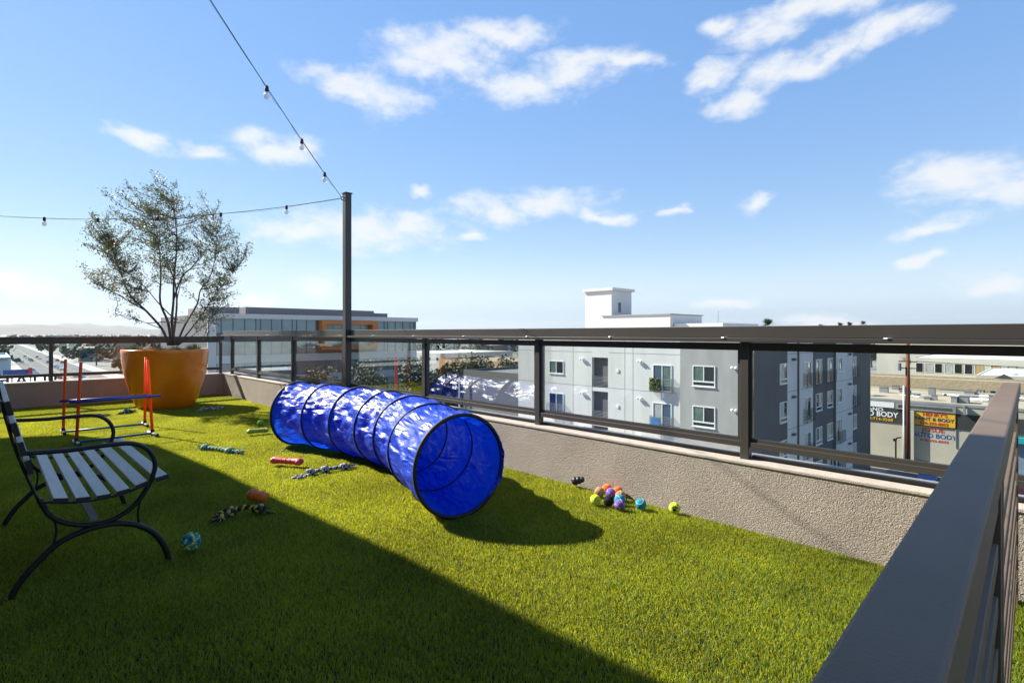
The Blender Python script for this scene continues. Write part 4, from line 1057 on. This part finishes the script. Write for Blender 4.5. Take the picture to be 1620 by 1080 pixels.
    cols = [DGLASS, CURTG, DGLASS, CURTG, DGLASS, DGLASS, M('door_ochre', (.42, .28, .12), .7), M('door_orange', (.45, .22, .10), .7), cream, DGLASS, CURTG, DGLASS, DGLASS]
    for k in range(13):
        y = 22.0 - k * 1.6 - (.0 if k < 6 else (k - 6) * .8)
        window(t4, 'x', (142, y, -7.1), 1.3, 2.0, cream, (cols[k],), split=1, sill=False, bar=.08, name='door')
    flat_building('warehouse', 'pale warehouse with white roof beyond the cream building', 215, 260, -80, 45, -1.9, cream, ROOFW, parapet=.3)
    # utility pole, lamp and conduit in the lot
    wood = M('rust_pole', (.20, .065, .03), .9, var=.3, scale=3, stretch=(4, 4, .5), bump=.4, bscale=30)
    u = thing('utility_pole', 'rust brown wooden utility pole in front of the body shop', 'pole', (80, 13.55, G))
    MB().tube([(80, 13.55, G), (80, 13.55, -6), (80, 13.55, 1.2)], [.30, .26, .19], 12).build('shaft', wood, u, smooth=True)
    MB().tube([(79.75, 13.9, G), (79.75, 13.9, -5.2)], .09, 8).build('conduit', WHITE, u, smooth=True)
    for z in (-2.3, -3.1): MB().bar((80, 12.6, z), (80, 14.5, z), .12, .12).build('crossarm', wood, u)
    MB().tube([(79.7, 14.35, -3.4), (79.7, 14.35, -2.5)], .22, 10).build('transformer', ROOFG, u)
    b = MB()
    for dy in (12.7, 14.4): b.tube([(80, dy, -2.2), (70, dy - 30, -2.8), (60, dy - 70, -2.2)], .02, 4)
    b.build('wires', RUBBER, u)
    l = thing('parking_lamp', 'black bent arm lamp post beside the rust brown pole', 'lamp post', (80, 14.65, G))
    MB().tube([(80, 14.75, G), (80, 14.75, -12.0), (80, 14.65, -11.7), (80, 14.2, -11.55)], .09, 8).build('mast', BLACK, l); MB().box(79.85, 80.15, 14.7, 15.0, -12.1, -11.8).build('lamp_head', BLACK, l)

def build_street_side():
    # dark blank building, left of the apartments
    dg = M('blank_wall_grey', (.13, .125, .115), .8, var=.1)
    t = flat_building('blank_building', 'dark grey windowless building beside the white apartments', 60, 85, 52, 74, -5.2, dg, ROOFG)
    MB().tube([(59.2, 74.2, G), (59.2, 74.2, -6.6)], .12, 8).build('white_pipe', WHITE, t)
    # small orange roofed stand
    og = M('stand_orange', (.50, .16, .05), .7); s = thing('orange_kiosk', 'small kiosk with orange fascia below the windowless building', 'kiosk', (48, 44, G))
    MB().box(45, 52, 40, 49, G, -11.6).build('wall', M('kiosk_wall', (.40, .34, .27), .9), s); MB().box(44.6, 52.4, 39.6, 49.4, -11.6, -10.3).build('fascia', og, s)
    lettering('GUYS', 1.0, WHITE, (44.55, 41.8, -11.3), s, FACE_MX, 1.2, .02)
    # storage sign letters on a roof far down the street
    hm = M('haul_wall', (.62, .62, .60), .8, var=.06, scale=.2); blk = M('letter_black', (.03, .03, .03), .6)
    t = flat_building('storage_depot', 'white storage depot with black HAUL letters on its roof', -50, 7.8, 100, 125, -5.95, hm, ROOFW)
    ls = thing('roof_letters', 'large black letters reading HAUL standing on the depot roof', 'sign', (4, 101, -5.95))
    for i, ch in enumerate('HAUL'):
        lettering(ch, 2.05, blk, (1.45 + i * 1.91, 100.15, -5.93 - i * .07), ls, FACE_MY, 1.05, .06, name='letter')
        if i: MB().box(.40 + i * 1.91, .58 + i * 1.91, 100.1, 100.2, -5.94, -4.6).build('sign_post', ROOFG, ls)
    pb = M('store_blue', (.50, .58, .62), .85, var=.06, scale=.1)
    t = flat_building('big_store', 'pale blue grey big box store with a dark canopy across from the depot', -60, 5.5, 240, 300, -6.6, pb, ROOFW, parapet=1.0)
    MB().box(-20, 4.8, 239.4, 239.995, -7.5, -6.7).build('roof_band', M('store_band', (.22, .30, .36), .8), t); MB().box(-8, 1, 238.0, 239.9, -9.4, -8.2).build('entry_canopy', ROOFG, t)
    for x in (-7, -2, 2): MB().box(x, x + 1.1, 239.9, 239.995, -13.2, -12.0).build('window', DGLASS, t)
    # coloured pylon signs along the street
    redm = M('pylon_red', (.55, .05, .06), .6); bluem = M('pylon_blue', (.05, .09, .30), .6)
    s = thing('pylon_sign', 'blue and red roadside board in front of the big store', 'sign', (7.5, 190, G))
    MB().tube([(6.6, 200, G), (6.6, 200, -11)], .15, 8).build('mast', ROOFG, s); MB().box(3.0, 8.6, 199.6, 199.9, -11.5, -8.7).build('board', bluem, s); MB().box(8.0, 8.9, 199.3, 199.59, -13.2, -8.3).build('red_strip', redm, s)
    for (x, y, zt, lab) in ((42, 230, -3.6, 'tall red lattice mast beside the street trees'), (52, 235, -6.2, 'shorter red banner mast beside the street trees')):
        p = thing('banner_mast', lab, 'mast', (x, y, G)); MB().box(x - .5, x + .5, y - .1, y + .1, zt - 9, zt).build('banner', M('banner_red', (.60, .16, .10), .7), p); MB().tube([(x - .7, y, G), (x - .7, y, zt + .3)], .12, 6).build('mast', ROOFG, p)
    p = thing('red_mast', 'thin red pole in front of the office building', 'mast', (47, 76, G)); MB().tube([(47, 75, G), (47, 75, -2.6)], .26, 8).build('shaft', M('mast_red', (.50, .05, .05), .5), p); MB().bar((47, 75, -2.6), (44.5, 76, -1.2), .1, .1).build('arm', ROOFG, p)
    # cream low buildings seen past the windowless building
    cr = M('low_cream', (.50, .45, .35), .9, var=.1, scale=.2); orr = M('low_orange', (.50, .30, .15), .9, var=.1)
    for i, (x0, x1, y0, y1, z, m, lab) in enumerate(((97, 118, 104, 132, -9.6, cr, 'cream two storey building with small windows behind the parking lot'), (122, 150, 128, 165, -8.2, orr, 'ochre low building among trees behind the cream building'),
                                                  (150, 185, 95, 140, -7.2, cr, 'cream flat roofed warehouse among trees beyond the windowless building'), (130, 170, 175, 215, -6.8, M('low_white', (.6, .58, .54), .9), 'white flat roofed warehouse beyond the ochre building'))):
        t = flat_building('low_building', lab, x0, x1, y0, y1, z, m, ROOFW if i != 1 else ROOFT)
        for k in range(7):
            window(t, 'x', (x0, y0 + 2 + k * (y1 - y0 - 4) / 6.5, z - 2.9), 1.4, 1.1, ROOFG, (DGLASS,), split=1, sill=False)
        for k in range(5):
            window(t, 'y', (x0 + 2 + k * (x1 - x0 - 4) / 4.5, y0, z - 2.9), 1.4, 1.1, ROOFG, (DGLASS,), split=1, sill=False)
        w = thing('site_wall', 'pale block wall at the parking lot edge', 'wall', (90, 60 + i * 8, G), 'block walls by the lot'); MB().box(50 + i * 7, 54.5 + i * 7, 96 - i * 6, 96.3 - i * 6, G, G + 2.2).build('blocks', WALK, w); MB().box(49.9 + i * 7, 54.6 + i * 7, 95.95 - i * 6, 96.35 - i * 6, G + 2.201, G + 2.3).build('coping', WALK, w)

# ------------------------------------------------------------------ city trees, palms, cars
def tree_meshes(seed, R, H, tall, leafm, bark, nleaf=2600, card=.46):
    rnd = random.Random(seed); lobes = []
    for k in range(13):
        a = rnd.uniform(0, 2 * pi); rr = R * sqrt(rnd.random()) * .75; lobes.append((Vector((cos(a) * rr, sin(a) * rr, H * rnd.uniform(.45, .9))), R * rnd.uniform(.3, .48)))
    tr = MB(); tr.tube([(0, 0, 0), (.05, .02, H * .25), (0, .06, H * .6)], [tall * .05 + .12, tall * .04 + .08, .06], 7)
    for c, r in lobes[:8]: tr.tube([(0, .02, H * .28), tuple(Vector((0, 0, H * .4)).lerp(c, .5)), tuple(c)], [.09, .06, .02], 5)
    lv = MB()
    for i in range(nleaf):
        c, r = lobes[rnd.randrange(len(lobes))]; d = Vector((rnd.gauss(0, 1), rnd.gauss(0, 1), rnd.gauss(0, 1))).normalized(); q = c + d * r * (rnd.random() ** .4)
        a = Vector((rnd.gauss(0, 1), rnd.gauss(0, 1), rnd.gauss(0, 1))).normalized(); s = a.orthogonal().normalized(); e = card * rnd.uniform(.5, 1.2)
        lv.add([q - a * e * .5, q + s * e * .32, q + a * e * .5, q - s * e * .32], [(0, 1, 2, 3)])
    return tr.mesh('trunk', bark, True), lv.mesh('crown', leafm)
def build_vegetation():
    rnd = random.Random(31); bark = M('street_bark', (.10, .08, .06), .9)
    kinds = []
    for i, (col, R, H) in enumerate((((.030, .050, .018), 3.6, 7.5), ((.055, .080, .025), 3.0, 6.5), ((.085, .100, .035), 2.6, 6.0), ((.040, .062, .030), 4.2, 9.0))):
        kinds.append(tree_meshes(40 + i, R, H, H, M('street_leaf', col, .6, var=.25, scale=.4, island=.5, trans=.25), bark))
    names = ['dense dark green tree', 'mid green rounded tree', 'pale olive green tree', 'tall dark green tree']
    def put(k, x, y, s, where, grp):
        t = thing('street_tree', names[k] + ' ' + where, 'tree', (x, y, G), grp)
        a = link('trunk', kinds[k][0], t, loc=(0, 0, 0)); c = link('crown', kinds[k][1], t, loc=(0, 0, 0)); tag(c, kind='stuff')
        t.scale = (s, s, s); t.rotation_euler = (0, 0, rnd.uniform(0, 6))
    for (k, x, y, s) in ((0, 56, 84, 1.5), (3, 60, 90, 1.35), (0, 66, 84, 1.45), (1, 72, 92, 1.5), (3, 50, 92, 1.3), (0, 44, 96, 1.35), (1, 63, 78, 1.1), (3, 75, 84, 1.4)):
        put(k, x, y, s, 'in front of the glass office building', 'trees before the office building')
    put(2, 35.5, 66, .85, 'alone at the kerb before the office building', None) if False else None
    for (k, x, y, s) in ((0, 88, 83, 1.15), (0, 93, 76, 1.2), (3, 98, 82, 1.0), (3, 103, 74, 1.1), (1, 90, 92, .9), (0, 108, 80, 1.1), (3, 112, 92, 1.1)):
        put(k, x, y, s, 'behind the windowless building', 'trees behind the windowless building')
    for i in range(46):
        y = rnd.uniform(120, 420); x = rnd.uniform(90, 420)
        if x > 95 and x < 190 and 100 < y < 220 and rnd.random() < .6: continue
        put(rnd.randrange(4), x, y, rnd.uniform(.7, 1.25), 'among the far low roofs', 'far trees among the roofs')
    for i in range(26):
        put(rnd.randrange(4), rnd.choice((40, 43, 46, 3, 2)) + rnd.uniform(-1, 1.5), 160 + i * 15 + rnd.uniform(-5, 5), rnd.uniform(.7, 1.1), 'along the far street', 'trees along the far street')
    for i in range(16):
        put(rnd.randrange(4), rnd.uniform(205, 420), rnd.uniform(20, 110), rnd.uniform(.8, 1.3), 'beyond the warehouses', 'trees beyond the warehouses')
    # kerb shrubs and a young yellow green tree by the office drive
    ym = tree_meshes(77, 2.2, 5.2, 4, M('yellow_leaf', (.16, .17, .03), .6, var=.3, island=.5, trans=.35), bark, 1600, .22)
    t = thing('young_tree', 'young yellow green tree at the street corner before the office', 'tree', (35.2, 62, G)); link('trunk', ym[0], t, loc=(0, 0, 0)); tag(link('crown', ym[1], t, loc=(0, 0, 0)), kind='stuff'); t.scale = (1.25, 1.25, 1.25)
    # palms
    pm = M('palm_leaf', (.06, .085, .03), .6, var=.3, island=.4, trans=.2)
    def palm(seed, H):
        r2 = random.Random(seed); tr = MB().tube([(0, 0, 0), (.1, 0, H * .5), (0, .05, H)], [.26, .18, .16], 7); lf = MB()
        for i in range(34):
            a = r2.uniform(0, 2 * pi); e = r2.uniform(-.6, 1.3); L = r2.uniform(1.3, 1.8); d = Vector((cos(a) * cos(e), sin(a) * cos(e), sin(e))); s = Vector((-sin(a), cos(a), 0)); c = Vector((0, .05, H))
            for j in range(9):
                u = (j - 4) / 4.0; tip = c + d * L * (1 - .15 * abs(u)) + s * u * .55 + Vector((0, 0, -.35 * L * .4)); m = c + d * L * .5 + s * u * .18
                lf.add([c + d * .25, m + s * .05, tip, m - s * .05], [(0, 1, 2, 3)])
        return tr.mesh('trunk', bark, True), lf.mesh('fronds', pm)
    pk = [palm(1, 16.6), palm(2, 15.5)]
    for (k, px, dist, zt, lab, grp) in ((0, 1216, 95, 2.2, 'fan palm rising behind the grey apartment block', None), (1, 1330, 210, 3.4, 'distant palm in the row beyond the warehouses', 'distant palms'), (1, 1345, 215, 3.6, 'distant palm in the row beyond the warehouses', 'distant palms'), (0, 1366, 220, 4.0, 'distant palm in the row beyond the warehouses', 'distant palms'),
                                         (1, 1300, 190, 2.6, 'distant palm in the row beyond the warehouses', 'distant palms'), (0, 760, 260, 2.2, 'distant palm beyond the windowless building', 'palms beyond the windowless building'), (1, 690, 280, 2.0, 'distant palm beyond the windowless building', 'palms beyond the windowless building')):
        v = vec_dir(px, 527.5); p = v * dist
        t = thing('palm_tree', lab, 'palm', (p.x, p.y, G), grp); link('trunk', pk[k][0], t, loc=(0, 0, 0)); tag(link('fronds', pk[k][1], t, loc=(0, 0, 0)), kind='stuff')
        s = (zt - G) / (16.6 if k == 0 else 15.5); t.scale = (1.15, 1.15, s)
def build_cars():
    rnd = random.Random(17)
    side = [(-2.2, .35), (-2.2, .75), (-1.95, .88), (-1.15, .93), (-.55, 1.38), (.75, 1.40), (1.45, .98), (2.1, .90), (2.2, .70), (2.2, .35), (1.75, .32), (1.65, .58), (1.15, .58), (1.05, .32), (-1.0, .32), (-1.1, .58), (-1.6, .58), (-1.7, .32)]
    gl = [(-1.06, .95), (-.52, 1.33), (.70, 1.35), (1.28, .99)]
    wheel = MB().tube([(0, -.1, 0), (0, .1, 0)], .32, 14).mesh('wheel', RUBBER); rim = MB().tube([(0, -.108, 0), (0, .108, 0)], .19, 10).mesh('rim', STEEL)
    glm = MB().prism(gl, -.80, .80, axis='y').mesh('windows', DGLASS); lampm = MB().box(-2.215, -2.15, -.75, -.4, .62, .76).mesh('headlight', WHITE); tailm = MB().box(2.15, 2.215, -.75, -.4, .66, .80).mesh('tail_light', M('tail_red', (.4, .01, .01), .4))
    cols = [('white', (.75, .75, .74)), ('silver', (.40, .41, .42)), ('black', (.02, .02, .022)), ('grey', (.14, .145, .15)), ('red', (.35, .02, .02)), ('blue', (.03, .08, .25))]
    bodies = [(n, MB().prism([(a, b) for a, b in side], -.86, .86, axis='y').mesh('body', M('car_' + n, c, .25, coat=.6, var=.03))) for n, c in cols]
    for n, me in bodies:
        bm = bmesh.new(); bm.from_mesh(me); bmesh.ops.recalc_face_normals(bm, faces=bm.faces[:])
        for v in bm.verts:
            if v.co.z > 1.0: v.co.y *= .80
        bm.to_mesh(me); bm.free()
    for v in glm.vertices: v.co.y *= (.84 if v.co.z > 1.1 else 1.04)
    def car(x, y, rz, k, lab, grp, parts=True, z=G):
        n, me = bodies[k]; t = thing('parked_car' if 'parked' in lab else 'moving_car', lab % n, 'car', (x, y, z), grp); t.rotation_euler = (0, 0, rz)
        link('body', me, t, loc=(0, 0, 0)); link('windows', glm, t, loc=(0, 0, 0))
        for wx in (-1.35, 1.4):
            for wy in (-.76, .76):
                w = link('wheel', wheel, t, loc=(wx, wy, .33)); link('rim', rim, w, loc=(0, 0, 0)) if parts else None
        for m in (lampm, tailm):
            link(m.name.split('.')[0], m, t, loc=(0, 0, 0)); o = link(m.name.split('.')[0], m, t, loc=(0, 1.15, 0))
    seen = {}
    for i in range(34):
        lane = rnd.choice((14, 19, 24.6, 30.2)); y = 150 + i * 11 + rnd.uniform(-4, 4); k = rnd.choice((0, 0, 1, 2, 3, 1, 4, 5))
        car(lane, y, pi / 2 if lane < 20 else -pi / 2, k, '%s car driving on the far street', 'cars on the far street', False)
    for i, (x, y, k) in enumerate(((60, 100, 0), (63.5, 100, 1), (67, 100, 0), (70.5, 100, 5), (74, 100, 1), (82, 86, 0), (82, 89.2, 5), (78, 104, 3))):
        car(x, y, pi / 2, k, '%s car parked in the lot before the cream building', 'cars parked in the lot')
    for i, (x, y, k, a) in enumerate(((70, 8, 2, .1), (74, 3.5, 4, .1), (64, 6, 3, 0), (58, 9, 1, 0), (83, -2, 0, 1.5), (76, 11, 5, .1))):
        car(x, y, a, k, '%s car parked in the body shop yard', 'cars in the body shop yard')
def build_far_city():
    rnd = random.Random(71); b = MB(); lv = MB()
    for i in range(900):
        a = radians(rnd.uniform(-4, 96)); d = 430 + 2600 * rnd.random() ** 1.4
        x, y = sin(a) * d, cos(a) * d
        if 4 < x < 40: continue
        w, dp, h = rnd.uniform(10, 34), rnd.uniform(10, 30), rnd.choice((4.5, 5, 6, 7, 8, 10, 12))
        b.box(x - w / 2, x + w / 2, y - dp / 2, y + dp / 2, G, G + h, rnd.randrange(4))
    mats = [M('far_wall', c, .9, var=.15, scale=.1) for c in ((.50, .46, .38), (.60, .59, .56), (.40, .30, .22), (.30, .31, .32))]
    tag(b.build('distant_buildings', mats), 'low roofs of the distant city spreading to the hills', 'buildings', kind='stuff')
    for i in range(2600):
        a = radians(rnd.uniform(-4, 96)); d = 400 + 3200 * rnd.random() ** 1.5; x, y = sin(a) * d, cos(a) * d
        if 8 < x < 34: continue
        R = rnd.uniform(2.5, 5.5); h = rnd.uniform(4, 11)
        for k in range(26):
            q = Vector((x + rnd.gauss(0, R * .5), y + rnd.gauss(0, R * .5), G + 2 + h * rnd.random() ** .8)); e = Vector((rnd.gauss(0, 1), rnd.gauss(0, 1), rnd.gauss(0, 1))).normalized() * R * .34; s = e.orthogonal()
            lv.add([q - e, q + s * .8, q + e, q - s * .8], [(0, 1, 2, 3)])
    tag(lv.build('distant_trees', M('far_leaf', (.05, .065, .03), .8, var=.3, scale=.02, island=.4), fix=False), 'mass of distant trees among the city roofs', 'trees', kind='stuff')
def build_haze():
    m = bpy.data.materials.new('haze_air'); m.use_nodes = True; nt = m.node_tree; nt.nodes.remove(nt.nodes['Principled BSDF'])
    v = nt.nodes.new('ShaderNodeVolumePrincipled'); v.inputs['Color'].default_value = (.90, .95, 1, 1); v.inputs['Density'].default_value = HAZE; v.inputs['Anisotropy'].default_value = .3
    nt.links.new(v.outputs[0], nt.nodes['Material Output'].inputs['Volume'])
    tag(MB().box(-14500, 17500, -14500, 17500, G - 2, 420).build('haze', m), 'thin pale haze hanging over the whole city', 'haze', kind='stuff')
HAZE = 2.4e-5

build_terrace(); build_ground(); build_apartments(); build_office(); build_shops(); build_street_side(); build_far_city(); build_vegetation(); build_cars()
build_guards(); build_pole_and_lights(); build_gate(); build_turf()
build_planter(); build_olive(); build_bench(); build_hurdles(); build_tunnel(); build_toys()
build_haze()
